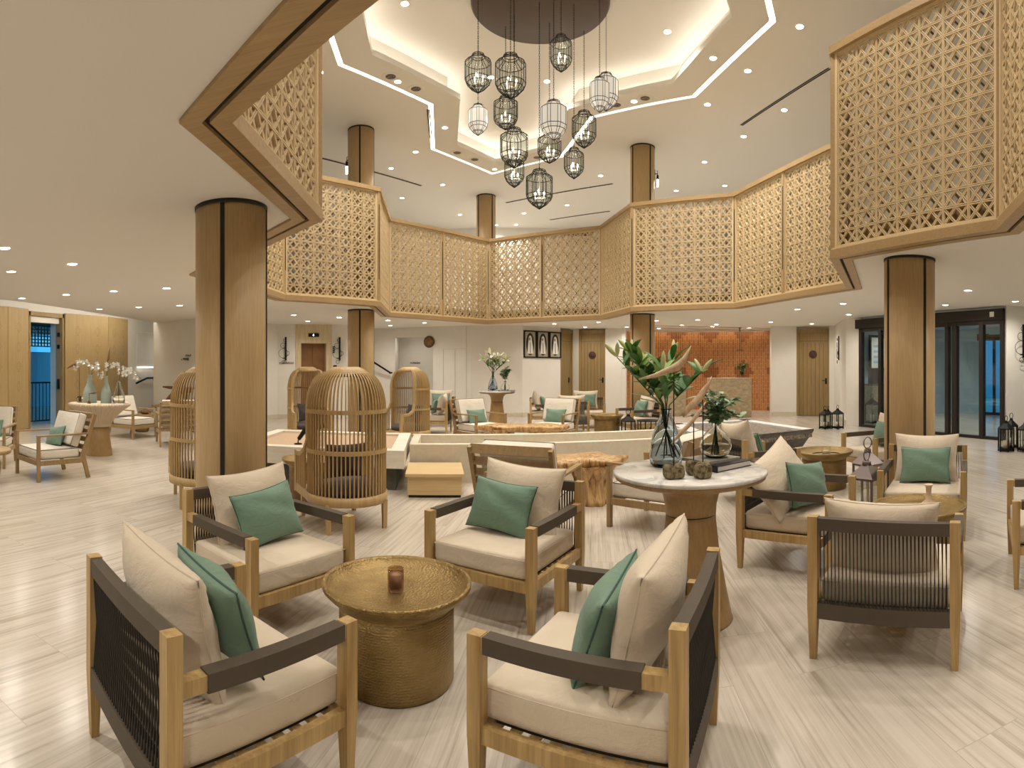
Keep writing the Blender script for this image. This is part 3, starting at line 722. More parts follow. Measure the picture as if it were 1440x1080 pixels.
rope_chair(-1.032, 1.77, 150, 'rope backed armchair at the bottom left, seen from behind', ('beige back cushion of the bottom left armchair', .02, -.02, .005, -3, 0, 0), ('sage green pillow on the bottom left armchair', -.06, -.03, .045, -4, 0, -4))
rope_chair(-1.407, 3.056, 62.1, 'rope backed armchair in front of the left column', ('beige back cushion before the left column', .03, 0, -.015, -3, 0, 0), ('sage green pillow on the armchair before the left column', .02, -.02, .0, -6, 0, 0))
rope_chair(-.03, 3.547, 329.8, 'rope backed armchair in the middle behind the drum table', ('beige back cushion of the middle armchair', -.01, .0, -.01, 3, 0, 0), ('sage green pillow on the middle armchair', -.06, -.02, .0, 4, 0, 0))
rope_chair(1.916, 2.413, 133.2, 'rope backed armchair on the right seen square from behind', ('beige back cushion of the armchair seen from behind', .03, -.04, -.055, 0, 0, 0), None)
rope_chair(3.383, 3.797, 313.4, 'rope backed armchair facing us in front of the right column', ('beige back cushion of the armchair before the right column', 0, 0, .0, 0, 0, 0), ('sage green pillow on the armchair before the right column', 0, 0, .0, 0, 0, 0))
rope_chair(3.362, 2.334, 222.9, 'armchair cut off by the right edge of the photo', ('beige back cushion of the armchair at the right edge', 0, 0, 0, 0, 0, 0), None)
rope_chair(2.09, 3.771, 42.7, 'rope backed armchair just right of the marble table', ('beige back cushion turned on its corner beside the marble table', -.10, -.07, .02, -24, -18, -24), ('sage green pillow standing askew beside the marble table', -.09, -.14, .02, 7, 4, -16))
rope_chair(2.58, 5.67, 97.6, 'rope backed armchair between the marble table and the dark pool edge', ('beige back cushion poking up before the dark pool edge', .0, 0, .04, 8, 0, 0), ('sage green pillow partly hidden before the dark pool edge', 0, 0, .03, 0, 0, 0))
rope_chair(4.48, 5.92, 270, 'rope backed armchair left of the right column, facing left', ('beige back cushion left of the right column', 0, 0, 0, 0, 0, 0), ('sage green pillow left of the right column', .06, 0, .02, -4, 0, 0))
rope_chair(1.28, 12.45, 182, 'far rope backed armchair seen from behind beyond the basin', ('beige cushion top above the far woven chair back', 0, 0, .02, 0, 0, 0), None)
rope_chair(.78, 13.55, 88, 'far armchair with dark woven back beneath the framed portraits', ('beige back cushion beneath the framed portraits', 0, 0, .03, 10, 0, 0), ('sage green pillow beneath the framed portraits', 0, 0, .03, 0, 0, 0))
rope_chair(1.86, 13.5, 352, 'far armchair facing us in front of the far oak door', ('beige back cushion in front of the far oak door', -.1, 0, .05, 0, 0, 0), ('sage green pillow in front of the far oak door', -.08, 0, .08, 0, 0, 0))
rope_chair(2.62, 11.55, 285, 'far armchair beside the far right column', ('beige back cushion beside the far right column', 0, 0, .04, 0, 0, 0), ('sage green pillow beside the far right column', 0, 0, .03, 0, 0, 0))
rope_chair(-1.72, 12.4, 268, 'far armchair seen from the side right of the cage chair', ('beige back cushion right of the far cage chair', .0, 0, .03, 0, 0, 0), ('sage green pillow held in the side facing far armchair', 0, 0, .02, 0, 0, 0))
rope_chair(-1.75, 13.9, 8, 'farthest armchair left of the far marble table', ('beige back cushion on the farthest left armchair', 0, 0, .05, 0, 0, 0), ('sage green pillow on the farthest left armchair', 0, 0, .08, 0, 0, 0))

# ------------------------------------------------------------------ slatted lounge chair (front = -y)
def make_lounge():
    t = thing('lounge_chair', 'x', 'armchair', (0, 0, 0), 0)
    x = .34; y = .335
    for s in (-1, 1):
        b = MB(); b.box((s * x - .02, -y - .02, 0), (s * x + .02, -y + .02, .57)); b.build('front_leg', 'lounge_wood', t)
        b = MB(); b.bar((s * x, y - .03, .30), (s * x, y + .05, 0), .036, .05, (0, 1, 0)); b.build('rear_leg', 'lounge_wood', t)
        b = MB(); b.bar((s * x, y - .045, .26), (s * x, y + .15, .82), .034, .05, (0, 1, 0)); b.build('back_upright', 'lounge_wood', t)
        b = MB(); b.bar((s * x, -y - .02, .578), (s * x, y + .075, .578), .05, .02); b.build('armrest', 'lounge_wood', t)
        b = MB(); b.bar((s * x, -y, .235), (s * x, y, .235), .03, .06); b.build('side_rail', 'lounge_wood', t)
    b = MB(); b.bar((-x, -y, .235), (x, -y, .235), .03, .06); b.build('front_rail', 'lounge_wood', t)
    for k, z in enumerate((.80, .70, .60, .50, .40, .30)):
        yy = y - .045 + (z - .26) / .56 * .195
        b = MB(); b.bar((-x, yy, z), (x, yy, z), .016, .075 if k == 0 else .068, (0, -.33, 1)); b.build('back_slat', 'lounge_wood', t)
    b = MB(); b.rbox((0, -.03, .335), (.63, .60, .13), .03, 5, .01); b.build('seat_cushion', 'cream', t, weld=True)
    b = MB(); m_ = T(0, .245, .395) @ RX(-19) ; b.rbox((0, -.055, .225), (.62, .13, .44), .03, 5, 0, m_); b.build('back_cushion', 'cream', t, weld=True)
    b = MB()
    for z in (.394, .276): b.tube([(sx * .309, -.03 + sy * .294, z) for sx, sy in ((-1, -1), (1, -1), (1, 1), (-1, 1))], .0045, 5, closed=True)
    for yy in (-.113, .003): b.tube([tuple(m_ @ Vector((sx * .304, yy, .225 + sy * .214))) for sx, sy in ((-1, -1), (1, -1), (1, 1), (-1, 1))], .0045, 5, closed=True)
    b.build('piping', 'piping', t)
    return t
LOUNGE = make_lounge(); lf = [True]
def lounge(x, y, a, label, pil=None, yaw=0, roll=0, dx=0):
    if lf[0]: LOUNGE.location = (x, y, 0); LOUNGE.rotation_euler = (0, 0, R(a)); LOUNGE['label'] = label; LOUNGE['group'] = 'slat backed lounge chairs'; lf[0] = False
    else: dup(LOUNGE, (x, y, 0), a, label, 'slat backed lounge chairs')
    if pil: pillow('sage', T(x, y, 0) @ RZ(a) @ T(dx, .085, .525) @ RZ(yaw) @ RX(-22) @ RY(roll), pil, 'sage green pillows on the slat backed lounge chairs')
lounge(-5.5, 5.2, -17, 'cream lounge chair with piped cushions in front of the orchid table', 'sage green pillow on the lounge chair before the orchid table', 0, -8, -.02)
lounge(-6.78, 5.12, 37, 'cream lounge chair cut off by the left edge', 'sage green pillow at the left edge', 0, 0)
lounge(-7.30, 9.25, 84, 'cream lounge chair behind the orchid table')
lounge(-5.98, 8.9, -139, 'slat backed lounge chair seen from behind beside the left cage chair')
lounge(.16, 4.85, 158, 'slat backed lounge chair seen from behind in front of the basin')
lounge(1.36, 5.10, -133, 'slat backed lounge chair half hidden behind the marble table')
lounge(-.60, 10.55, 41, 'cream lounge chair facing us beyond the basin, left one', 'pale sage pillow on the left lounge chair beyond the basin', 0, 0)
lounge(.78, 10.65, -29, 'cream lounge chair facing us beyond the basin, right one', 'pale sage pillow on the right lounge chair beyond the basin', 0, 0)

# ------------------------------------------------------------------ cage chairs (opening = -y)
def make_cage():
    t = thing('cage_chair', 'x', 'chair', (0, 0, 0), 0)
    r = .355; zt = 1.415; z1 = 1.06; rc = .195; A0 = 118
    def pos(phi, rr, z): return (rr * math.sin(R(phi)), rr * math.cos(R(phi)), z)
    def dome(phi):
        pts = [pos(phi, r, .30), pos(phi, r, .70), pos(phi, r, z1)]
        for k in range(1, 9):
            u = PI / 2 * k / 8; rr = rc + (r - rc) * math.cos(u); pts.append(pos(phi, rr, z1 + (zt - .03 - z1) * math.sin(u)))
        return pts
    b = MB(); N = 40
    for k in range(N + 1):
        phi = -A0 + 2 * A0 * k / N; P = dome(phi); up = (math.cos(R(phi)), -math.sin(R(phi)), 0)
        for u, v in zip(P[:-1], P[1:]): b.bar(u, v, .011, .020, (math.sin(R(phi)), math.cos(R(phi)), .01) if True else up)
    b.build('slats', 'cage_wood', t)
    def arc(z, h, w, a0, a1, rr, name, n_=40, m_='cage_wood', ext=False):
        b = MB(); pts = [pos(a0 + (a1 - a0) * k / n_, rr, z) for k in range(n_ + 1)]
        if ext: pts = [(-.30, -.52, z)] + [(-.345, -.34, z)] + pts + [(.345, -.34, z)] + [(.30, -.52, z)]
        for u, v in zip(pts[:-1], pts[1:]): b.bar(u, v, w, h)
        b.build(name, m_, t)
    arc(1.055, .035, .034, -A0, A0, r, 'upper_hoop'); arc(.70, .035, .034, -A0, A0, r, 'middle_hoop')
    b = MB(); b.lathe([(r - .01, .24), (r + .02, .24), (r + .02, .32), (r - .01, .32)], 48, close=False)
    b.lathe([(0, .30), (r, .30)], 40, close=False); b.lathe([(0, .27), (r, .27)], 40, close=False)
    for s in (-1, 1): b.bar((s * .347, -.02, .28), (s * .325, -.50, .28), .03, .08)
    b.bar((-.325, -.49, .28), (.325, -.49, .28), .03, .08); b.box((-.31, -.49, .27), (.31, -.1, .30)); b.build('seat_base', 'cage_wood', t)
    b = MB(); b.lathe([(rc - .02, 1.365), (rc + .016, 1.360), (rc + .010, 1.395), (rc - .035, 1.430), (rc - .085, 1.452), (rc - .10, 1.445), (rc - .03, 1.405)], 40, close=False); b.build('crown', 'cage_wood', t)
    # arched opening frame and the low arm panels
    for s in (-1, 1):
        b = MB(); P = dome(s * A0)[1:]
        sw = [(s * .325, -.50, .62), (s * .330, -.42, .615), (s * .335, -.30, .63), (s * .330, -.22, .68), (P[0][0], P[0][1], .80)]
        for u, v in zip(sw[:-1], sw[1:]): b.bar(u, v, .042, .035, (1, 0, .01))
        for u, v in zip(([P[0][:2] + (.79,)] + P[1:])[:-1], P[1:]): b.bar(u, v, .042, .042, (1, .3, .01))
        b.bar((s * .325, -.49, .24), (s * .325, -.49, .64), .04, .04)
        b.build('opening_frame', 'cage_wood', t)
        b = MB()
        for k in range(8):
            yy = -.455 + k * .036; zz = .615 if yy < -.3 else (.63 + (yy + .3) * .9)
            b.bar((s * (.327 + (yy + .49) * .03), yy, .3), (s * (.327 + (yy + .49) * .03), yy, zz), .02, .011)
        b.build('side_slats', 'cage_wood', t)
    for sx, yy in ((-1, -.46), (1, -.46), (-1, .24), (1, .24)):
        b = MB(); b.box((sx * .27 - .022, yy - .022, 0), (sx * .27 + .022, yy + .022, .26), None, .8); b.build('leg', 'cage_wood', t)
    b = MB(); b.lathe([(0, .31), (.31, .31), (.335, .33), (.335, .385), (.30, .41), (0, .415)], 40); b.build('seat_cushion', 'grey_fabric', t)
    return t
CAGE = make_cage(); CAGE.location = (-1.50, 5.0, 0); CAGE.rotation_euler = (0, 0, R(-141)); CAGE['label'] = 'domed oak cage chair in the centre left seen from behind'; CAGE['group'] = 'domed cage chairs'
dup(CAGE, (-3.12, 5.18, 0), -141, 'domed cage chair half hidden by the left column')
dup(CAGE, (-3.74, 9.9, 0), 34, 'far domed cage chair in front of the lift')
dup(CAGE, (-1.84, 10.1, 0), -38, 'far domed cage chair in front of the wall recess')
for (x, y, a, lab) in ((-3.74, 9.9, 34, 'dark grey pillow in the cage chair before the lift'), (-1.84, 10.1, -38, 'dark grey pillow in the cage chair before the recess'), (-1.50, 5.0, -141, 'dark pillow inside the nearest cage chair')):
    pillow('dark', T(x, y, 0) @ RZ(a) @ T(.04, .06, .60) @ RX(-18), lab, 'dark pillows in the cage chairs')

# ------------------------------------------------------------------ tables
def drum(x, y, label, s=1.0):
    global DRUM
    if DRUM is None:
        t = DRUM = thing('drum_table', label, 'table', (x, y, 0), 0, 'hammered brass drum tables')
        b = MB(); b.lathe([(.262, 0), (.27, .012), (.27, .30), (.272, .36)], 56); b.build('drum_base', 'brass', t)
        b = MB(); b.lathe([(.265, .34), (.275, .362), (.325, .400), (.350, .426), (.352, .444), (.348, .448), (.336, .448), (.331, .441), (.31, .422), (.27, .409), (.225, .4045), (.22, .402), (0, .402)], 64, close=False); b.build('tray_top', 'brass', t)
        return t
    return dup(DRUM, (x, y, 0), rnd.uniform(0, 90), label)
DRUM = None
drum(-.54, 2.615, 'hammered brass drum table in the foreground with a candle')
drum(2.72, 3.12, 'brass drum table holding the slim beige vase on the right')
drum(3.58, 5.84, 'brass drum table with a glass votive behind the green pillow')
drum(-2.15, 5.9, 'brown drum table left of the nearest cage chair')
drum(2.0, 11.85, 'far brass drum table before the far right column')
def marble(x, y, a, label, s=1.0):
    t = thing('pedestal_table', label, 'table', (x, y, 0), a, 'marble pedestal tables'); 
    b = MB(); b.lathe([(.44, .832), (.446, .836), (.446, .85), (.44, .855)], 72); b.build('marble_top', 'marble', t)
    b = MB(); b.lathe([(.40, .80), (.436, .815), (.436, .832)], 72); b.build('top_rim', 'pedestal_wood', t)
    b = MB(); b.lathe([(.245, 0), (.24, .01), (.205, .18), (.165, .40), (.148, .56), (.146, .60)], 64); b.build('pedestal', 'pedestal_wood', t)
    b = MB(); b.lathe([(.140, .60), (.140, .607)], 48); b.build('shadow_joint', 'groove', t)
    b = MB(); b.lathe([(.147, .607), (.150, .66), (.165, .72), (.21, .775), (.30, .80)], 64); b.build('pedestal_neck', 'pedestal_wood', t)
    return t
marble(1.02, 3.13, 0, 'round marble topped pedestal table with flowers in the middle of the lounge')
marble(-.37, 13.95, 0, 'far marble topped pedestal table against the back wall')
# orchid table
t = thing('orchid_table', 'round table with a ribbed woven bowl top and flared oak foot on the left', 'table', (-6.25, 7.02, 0), 0)
b = MB()
prof = [(.19, .47), (.20, .52), (.25, .60), (.33, .68), (.40, .74), (.47, .79), (.505, .815), (.51, .84), (.49, .86), (0, .86)]
vs = []; N = 144; P = len(prof)
for k in range(N):
    a = 2 * PI * k / N
    for i, (r, z) in enumerate(prof): rr = r * (1 + (.018 if k % 2 else -.018) * (1 if i < P - 2 else 0)); vs.append((rr * math.cos(a), rr * math.sin(a), z + (.004 * math.sin(a * 36) if 0 < i < P - 2 else 0)))
b.add(vs, [(k * P + i, ((k + 1) % N) * P + i, ((k + 1) % N) * P + i + 1, k * P + i + 1) for k in range(N) for i in range(P - 1)], False)
b.build('ribbed_top', 'brick_ceramic', t)
b = MB(); b.lathe([(.225, 0), (.222, .01), (.185, .25), (.17, .47)], 48); b.build('foot', 'pedestal_wood', t)
# stools / side tables at left
def side_table(x, y, label, r=.30, h=.42):
    t = thing('side_table', label, 'table', (x, y, 0), 0)
    b = MB(); b.lathe([(r - .01, h - .05), (r, h - .045), (r, h - .005), (r - .005, h)], 40); b.build('top', 'panel_wood', t)
    b = MB(); b.lathe([(.14, 0), (.17, .08), (.185, .2), (.175, .3), (.15, h - .05)], 36); b.build('barrel_base', 'brass', t)
side_table(-5.62, 4.22, 'round wooden side table cut off at the left edge', .31, .44)
side_table(-7.75, 10.15, 'small round side table behind the orchid table', .31, .40)

# ------------------------------------------------------------------ root wood tables
def root_table(x, y, a, sx, sy, h, label, trunks, seed):
    t = thing('root_table', label, 'table', (x, y, 0), a, 'polished root wood tables'); rr = random.Random(seed)
    ph = [rr.uniform(0, 6.28) for _ in range(5)]
    def rad(an): return 1 + .13 * math.sin(2 * an + ph[0]) + .10 * math.sin(3 * an + ph[1]) + .06 * math.sin(7 * an + ph[2]) + .03 * math.sin(13 * an + ph[3])
    b = MB(); N = 64; prof = [(.80, h - .10), (.93, h - .07), (1.0, h - .03), (.985, h), (0, h + .002)]
    vs = []
    for k in range(N):
        an = 2 * PI * k / N; q = rad(an)
        for i, (r, z) in enumerate(prof): vs.append((sx * r * q * math.cos(an), sy * r * q * math.sin(an), z + (.012 * math.sin(5 * an + i) if 0 < i < 4 else 0)))
    P = len(prof); b.add(vs, [(k * P + i, ((k + 1) % N) * P + i, ((k + 1) % N) * P + i + 1, k * P + i + 1) for k in range(N) for i in range(P - 1)], True)
    b.build('slab_top', 'root', t)
    for (tx, ty, r0) in trunks:
        b = MB(); vs = []; N = 40; zs = [0, .05, .14, .24, h - .12, h - .05]; p2 = [rr.uniform(0, 6.28) for _ in range(4)]
        for k in range(N):
            an = 2 * PI * k / N
            for i, z in enumerate(zs):
                q = 1 + .12 * math.sin(3 * an + p2[0] + z * 2) + .08 * math.sin(8 * an + p2[1]) + .05 * math.sin(15 * an + p2[2] + z * 5); fl = [1.0, .96, .90, .90, 1.12, 1.3][i]
                vs.append((tx + r0 * q * fl * math.cos(an), ty + r0 * q * fl * math.sin(an), z))
        P = len(zs); fs = [(k * P + i, ((k + 1) % N) * P + i, ((k + 1) % N) * P + i + 1, k * P + i + 1) for k in range(N) for i in range(P - 1)]
        fs += [tuple(k * P for k in range(N))]; b.add(vs, fs, True); b.build('trunk', 'root', t)
root_table(.72, 6.12, 10, .46, .34, .47, 'live edge root wood table right of the middle armchair', [(.12, -.12, .20), (-.24, .1, .10)], 3)
root_table(.22, 9.75, 3, .80, .30, .45, 'long root wood coffee table beyond the basin', [(-.4, 0, .18), (.35, 0, .18)], 5)
b = MB(); b.box((-.60, -.03, 0), (.60, .03, .05)) if False else None

# low pale oak box
t = thing('storage_box', 'low pale oak box standing before the white basin wall', 'box', (-.90, 6.58, 0), 7.5)
b = MB(); b.box((-.30, -.36, .03), (.30, .36, .235)); b.build('box_body', 'box_wood', t)
b = MB(); b.box((-.325, -.39, .235), (.325, .38, .268)); b.build('lid', 'box_wood', t)
b = MB(); b.box((-.29, -.35, 0), (.29, .35, .03)); b.build('plinth', 'groove', t)

# white planter bench with sand
PL = [(-3.45, 6.32), (-1.24, 6.44), (-1.48, 8.20), (-3.55, 8.10)]
t = thing('sand_planter', 'low white planter filled with sand behind the nearest cage chair', 'planter', (0, 0, 0))
def inset(p, d): return offset(p, -d)
b = MB(); b.ring(PL, inset(PL, .16), .27, .48); b.build('rim', 'stonewhite', t)
b = MB(); b.prism(inset(PL, .10), 0, .27); b.build('plinth', 'granite', t)
b = MB(); b.prism(inset(PL, .161), .27, .45); tag(b.build('sand', 'sand', t), kind='stuff')
t = thing('garden_spotlight', 'small black spotlight standing in the sand planter', 'spotlight', (-2.62, 6.62, .48), 20)
b = MB(); b.lathe([(.05, 0), (.05, .012), (.012, .02)], 20); b.tube([(0, 0, .01), (0, 0, .05), (.03, 0, .08)], .008, 8); b.build('stand', 'black', t)
b = MB(); m_ = T(.045, 0, .12) @ RY(35); b.lathe([(0, -.07), (.024, -.07), (.030, .06), (.032, .09)], 20, close=False, mtx=m_); b.build('head', 'black', t)
b = MB(); b.lathe([(0, .085), (.03, .085)], 20, close=False, mtx=m_); b.build('lens', 'paper_white', t)

# long basin: two white walls and the pebble pool at its right end
def beam(mb, p, q, w, z0, z1, side=1):
    p, q = Vector(p), Vector(q); d = (q - p).normalized(); nn = Vector((-d.y, d.x)) * w * side
    c = [tuple(p), tuple(q), tuple(q + nn), tuple(p + nn)]; mb.prism(c, z0, z1)
t = thing('water_basin', 'long white stone basin wall across the middle of the lounge', 'basin', (0, 0, 0))
b = MB()
for p, q in (((-1.28, 7.02), (.54, 7.24)), ((.54, 7.24), (2.35, 7.50))): beam(b, p, q, .13, 0, .475)
b.build('near_wall', 'cast', t)
b = MB()
for p, q in (((-1.42, 8.02), (.2, 8.18)), ((.2, 8.18), (2.70, 8.54))): beam(b, p, q, .13, 0, .475)
b.build('far_wall', 'cast', t)
b = MB(); b.prism([(-1.30, 7.14), (2.33, 7.58), (2.62, 8.50), (-1.40, 8.03)], 0, .30); b.build('basin_floor', 'cast', t)
b = MB(); beam(b, (-1.30, 7.13), (-1.40, 8.04), .10, 0, .475, -1); b.build('end_wall', 'cast', t)
t = thing('pebble_pool', 'dark stone pool edge with white rim and pebble bed at the right', 'pool', (0, 0, 0))
PO = [(2.40, 7.50), (3.49, 7.80), (4.80, 8.16), (4.50, 10.25), (2.85, 9.95), (2.78, 8.55)]
POi = offset(PO, -.02)
b = MB()
for i in range(2, 6): beam(b, PO[i], PO[(i + 1) % 6], .22, .385, .42)
b.build('rim', 'rimstone', t)
b = MB()
for i in (0, 1): beam(b, PO[i], PO[(i + 1) % 6], .03, .385, .42)
b.build('dark_rim', 'granite', t)
pb = offset(PO, -.14); vs = [(x, y, .385) for x, y in PO] + [(x, y, .12) for x, y in pb]; k = len(PO)
b = MB(); b.add(vs, [(i, (i + 1) % k, (i + 1) % k + k, i + k) for i in range(k)] + [tuple(range(k, 2 * k))]); b.build('sloped_side', 'granite', t)
b = MB(); b.prism(offset(PO, -.24), 0, .12); b.build('plinth', 'groove', t)
b = MB(); b.prism(POi, .28, .384); tag(b.build('pebbles', 'pebble', t), kind='stuff')

# ------------------------------------------------------------------ things on the tables
t = thing('glass_candle', 'brown glass candle on the foreground drum table', 'candle', (-.54, 2.60, .404))
b = MB(); b.lathe([(0, 0), (.036, 0), (.038, .006), (.038, .105), (.034, .105), (.034, .016), (0, .016)], 32); b.build('glass_jar', 'amber', t)
b = MB(); b.lathe([(0, .017), (.0335, .017), (.0335, .078), (0, .078)], 24); b.build('wax', 'wax', t)
TX, TY, TZ = 1.02, 3.13, .855
def leaf(mb, base, d, L, w, droop=.3, n=7, fold=.25):
    base, d = Vector(base), Vector(d).normalized(); side = d.cross(Vector((0, 0, 1)))
    if side.length < .05: side = Vector((1, 0, 0))
    side.normalize(); vs = []; p = base.copy(); dd = d.copy()
    for i in range(n + 1):
        f = i / n; ww = w * math.sin(PI * min(1, f * .93 + .05)) ** .8 * .5
        up = side.cross(dd).normalized()
        vs += [tuple(p - side * ww + up * ww * fold), tuple(p), tuple(p + side * ww + up * ww * fold)]
        dd = (dd + Vector((0, 0, -droop / n))).normalized(); p = p + dd * (L / n)
    fs = []
    for i in range(n):
        a = i * 3; fs += [(a, a + 1, a + 4, a + 3), (a + 1, a + 2, a + 5, a + 4)]
    o = len(vs); th = .0012
    vs2 = [(x, y, z - th) for x, y, z in vs]; mb.add(vs + vs2, fs + [tuple(k + o for k in f[::-1]) for f in fs], True)
def bud(mb, base, d, L, w):
    d = Vector(d).normalized(); m_ = Vector((0, 0, 1)).rotation_difference(d).to_matrix().to_4x4(); m_.translation = Vector(base)
    mb.lathe([(0, 0), (w * .5, L * .12), (w, L * .45), (w * .85, L * .75), (w * .3, L * .95), (0, L)], 8, mtx=m_)
def lily_flower(mb, c, d, s):
    d = Vector(d).normalized(); q = d.orthogonal().normalized()
    for k in range(6):
        e = Matrix.Rotation(k * PI / 3, 3, d) @ q
        leaf(mb, c, d * .9 + e * .75, s, s * .34, .5, 5, .1)
# blue glass vase with lilies
vx, vy = .915, 3.29
t = thing('glass_vase', 'tall smoky blue glass vase on the marble table', 'vase', (vx, vy, TZ), 0)
b = MB(); out = [(.0, 0), (.075, .0), (.095, .015), (.100, .05), (.096, .12), (.078, .20), (.050, .27), (.032, .31), (.030, .335), (.036, .345)]
inn = [(r - .007 if r > .02 else 0, z + .014 if z < .02 else z) for r, z in out[::-1]]
b.lathe(out + [(.031, .345)] + inn[1:], 36, close=False); b.build('glass_body', 'blueglass', t)
b = MB(); b.lathe([(0, .03), (.084, .03), (.09, .06), (.085, .13), (.0, .131)], 28, close=False); b.build('water', 'water', t)
def lilies(x, y, z, s, label, leaves, nfl, seed, spread=1.0):
    rr = random.Random(seed); t = thing('lily_bouquet', label, 'flowers', (x, y, z))
    st = MB(); lf_ = MB(); l2 = MB(); bds = []; fls = []
    for k in range(7):
        a = rr.uniform(0, 6.28); e = (.05 + .16 * rr.random()) * spread * s; top = (e * math.cos(a) * 1.3, e * math.sin(a) * .9, (.45 + rr.uniform(0, .14)) * s)
        mid_ = (top[0] * .10, top[1] * .10, .31 * s); bot = (-top[0] * .28, -top[1] * .28, .045 * s)
        st.tube([bot, (mid_[0] * .3, mid_[1] * .3, .2 * s), mid_, (top[0] * .55, top[1] * .55, (.31 * s + top[2]) / 2), top], [.0032 * s] * 4 + [.0025 * s], 6)
        for j in range(leaves):
            f = .15 + .85 * rr.random(); p = Vector(mid_).lerp(Vector(top), f); aa = rr.uniform(0, 6.28)
            leaf(lf_ if rr.random() < .62 else l2, p, (math.cos(aa), math.sin(aa), .75 + rr.random()), rr.uniform(.10, .165) * s, rr.uniform(.028, .042) * s, rr.uniform(.3, 1.0))
        for j in range(2): bd = MB(); bds.append(bd); bud(bd, top, (rr.uniform(-.7, .7) + top[0] * 2, rr.uniform(-.7, .7), .9), rr.uniform(.07, .10) * s, .012 * s)
        if k < nfl: fl = MB(); fls.append(fl); lily_flower(fl, Vector(top), (top[0] + rr.uniform(-.3, .3), top[1] - .3, .45), .135 * s)
    st.build('stems', 'stem', t); tag(lf_.build('leaves', 'green_leaf', t), kind='stuff'); tag(l2.build('young_leaves', 'leaf_light', t), kind='stuff')
    for q in bds: q.build('bud', 'bud', t)
    for q in fls: q.build('flower', 'petal', t)
    return t
t = lilies(vx, vy, TZ, 1.18, 'green lily stems with buds standing in the smoky blue vase', 15, 0, 11)
# two opening lily blooms low at the side of the bouquet
for q in (((-.05, -.02, .40), (-1, -.1, .35), .17, .055, .2), ((-.04, .0, .38), (-1, .1, .12), .15, .055, -.2), ((-.05, .02, .39), (-.9, .2, .55), .13, .05, .3), ((.12, -.03, .40), (1, .1, .18), .13, .06, .1), ((-.08, 0, .48), (-.8, 0, .8), .12, .045, -.3)):
    b = MB(); leaf(b, *q); b.build('opening_bloom', 'bud', t)
# books
def book(x, y, z, a, w, d, h, cov, label):
    t = thing('book', label, 'book', (x, y, z), a, 'large books on the marble table')
    b = MB(); b.box((-w / 2 + .004, -d / 2 + .005, .005), (w / 2 - .005, d / 2 - .005, h - .005)); b.build('pages', 'paper', t)
    b = MB(); b.box((-w / 2, -d / 2, 0), (w / 2, d / 2, .005)); b.box((-w / 2, -d / 2, h - .005), (w / 2, d / 2, h)); b.box((-w / 2, -d / 2, 0), (-w / 2 + .005, d / 2, h)); b.build('cover', cov, t)
book(1.205, 3.16, TZ, 28, .31, .25, .036, 'bookblack', 'lower large book with dark cover on the marble table')
book(1.175, 3.20, TZ + .036, 24, .28, .22, .016, 'bookcover', 'thinner grey book lying on top of the other book')
# round bubble vase with eucalyptus
t = thing('bubble_vase', 'round clear glass vase standing on the books', 'vase', (1.20, 3.20, TZ + .052), 0)
b = MB(); out = [(.0, 0), (.05, 0), (.083, .025), (.098, .065), (.092, .105), (.065, .145), (.034, .175), (.024, .20), (.026, .225), (.031, .232)]
inn = [(max(0, r - .004) if r > .02 else 0, z + .007 if z < .02 else z) for r, z in out[::-1]]
b.lathe(out + [(.027, .232)] + inn[1:], 36, close=False); b.build('glass_body', 'greenglass', t)
b = MB(); b.lathe([(0, .012), (.06, .016), (.086, .04), (.09, .075), (0, .076)], 28, close=False); b.build('water', 'water', t)
def leafy(x, y, z, s, label, seed, nst=9, mat_='leaf_grey', down=.2, zmin=.20):
    rr = random.Random(seed); t = thing('leafy_sprigs', label, 'greenery', (x, y, z)); st = MB(); lv = MB()
    for k in range(nst):
        a = rr.uniform(0, 6.28); e = rr.uniform(.04, .17) * s; tp = Vector((e * math.cos(a), e * math.sin(a), rr.uniform(.24, .40) * s)); m0 = Vector((0, 0, zmin * s)); b0 = Vector((-tp.x * .15, -tp.y * .15, .02 * s))
        st.tube([b0, m0, m0.lerp(tp, .5) + Vector((0, 0, .03 * s)), tp], .002 * s + .0005, 5)
        for j in range(26):
            f = rr.uniform(.05, 1.0); p = m0.lerp(tp, f) + Vector((0, 0, .04 * s * math.sin(PI * f))); aa = rr.uniform(0, 6.28)
            leaf(lv, p, (math.cos(aa), math.sin(aa), rr.uniform(-.5, .9)), rr.uniform(.035, .06) * s, rr.uniform(.028, .042) * s, .4, 4, .15)
    st.build('stems', 'stem', t); tag(lv.build('leaves', mat_, t), kind='stuff')
    return t
leafy(1.20, 3.20, TZ + .052, 1.0, 'grey green eucalyptus sprigs in the round clear vase', 4, 14)
# dried pods on metal rods in rocks
def pod(x, y, rock, h, pts, label, a=0):
    t = thing('pod_on_rod', label, 'ornament', (x, y, TZ), a, 'dried pods on rods stuck in rocks'); rr = random.Random(int(h * 1000))
    b = MB(); b.rbox((0, 0, rock[2] / 2), rock, min(rock) * .28, 5)
    b.v = [(vx_ + .005 * math.sin(45 * vy_ + 9 + 30 * vz_), vy_ + .005 * math.sin(50 * vz_ + 40 * vx_), vz_ + (.008 * math.sin(60 * vx_ + 45 * vy_ + h * 30) if vz_ > .01 else 0)) for vx_, vy_, vz_ in b.v]
    b.build('rock_base', 'rock', t, weld=True)
    b = MB(); b.tube([(0, 0, rock[2] * .8), (0, 0, h)], .0032, 8); b.build('rod', 'black', t)
    P = [Vector(p) for p, r in pts]; rs = [r for p, r in pts]
    b = MB(); b.tube(P, rs, 12); b.build('dried_pod', 'pod', t)
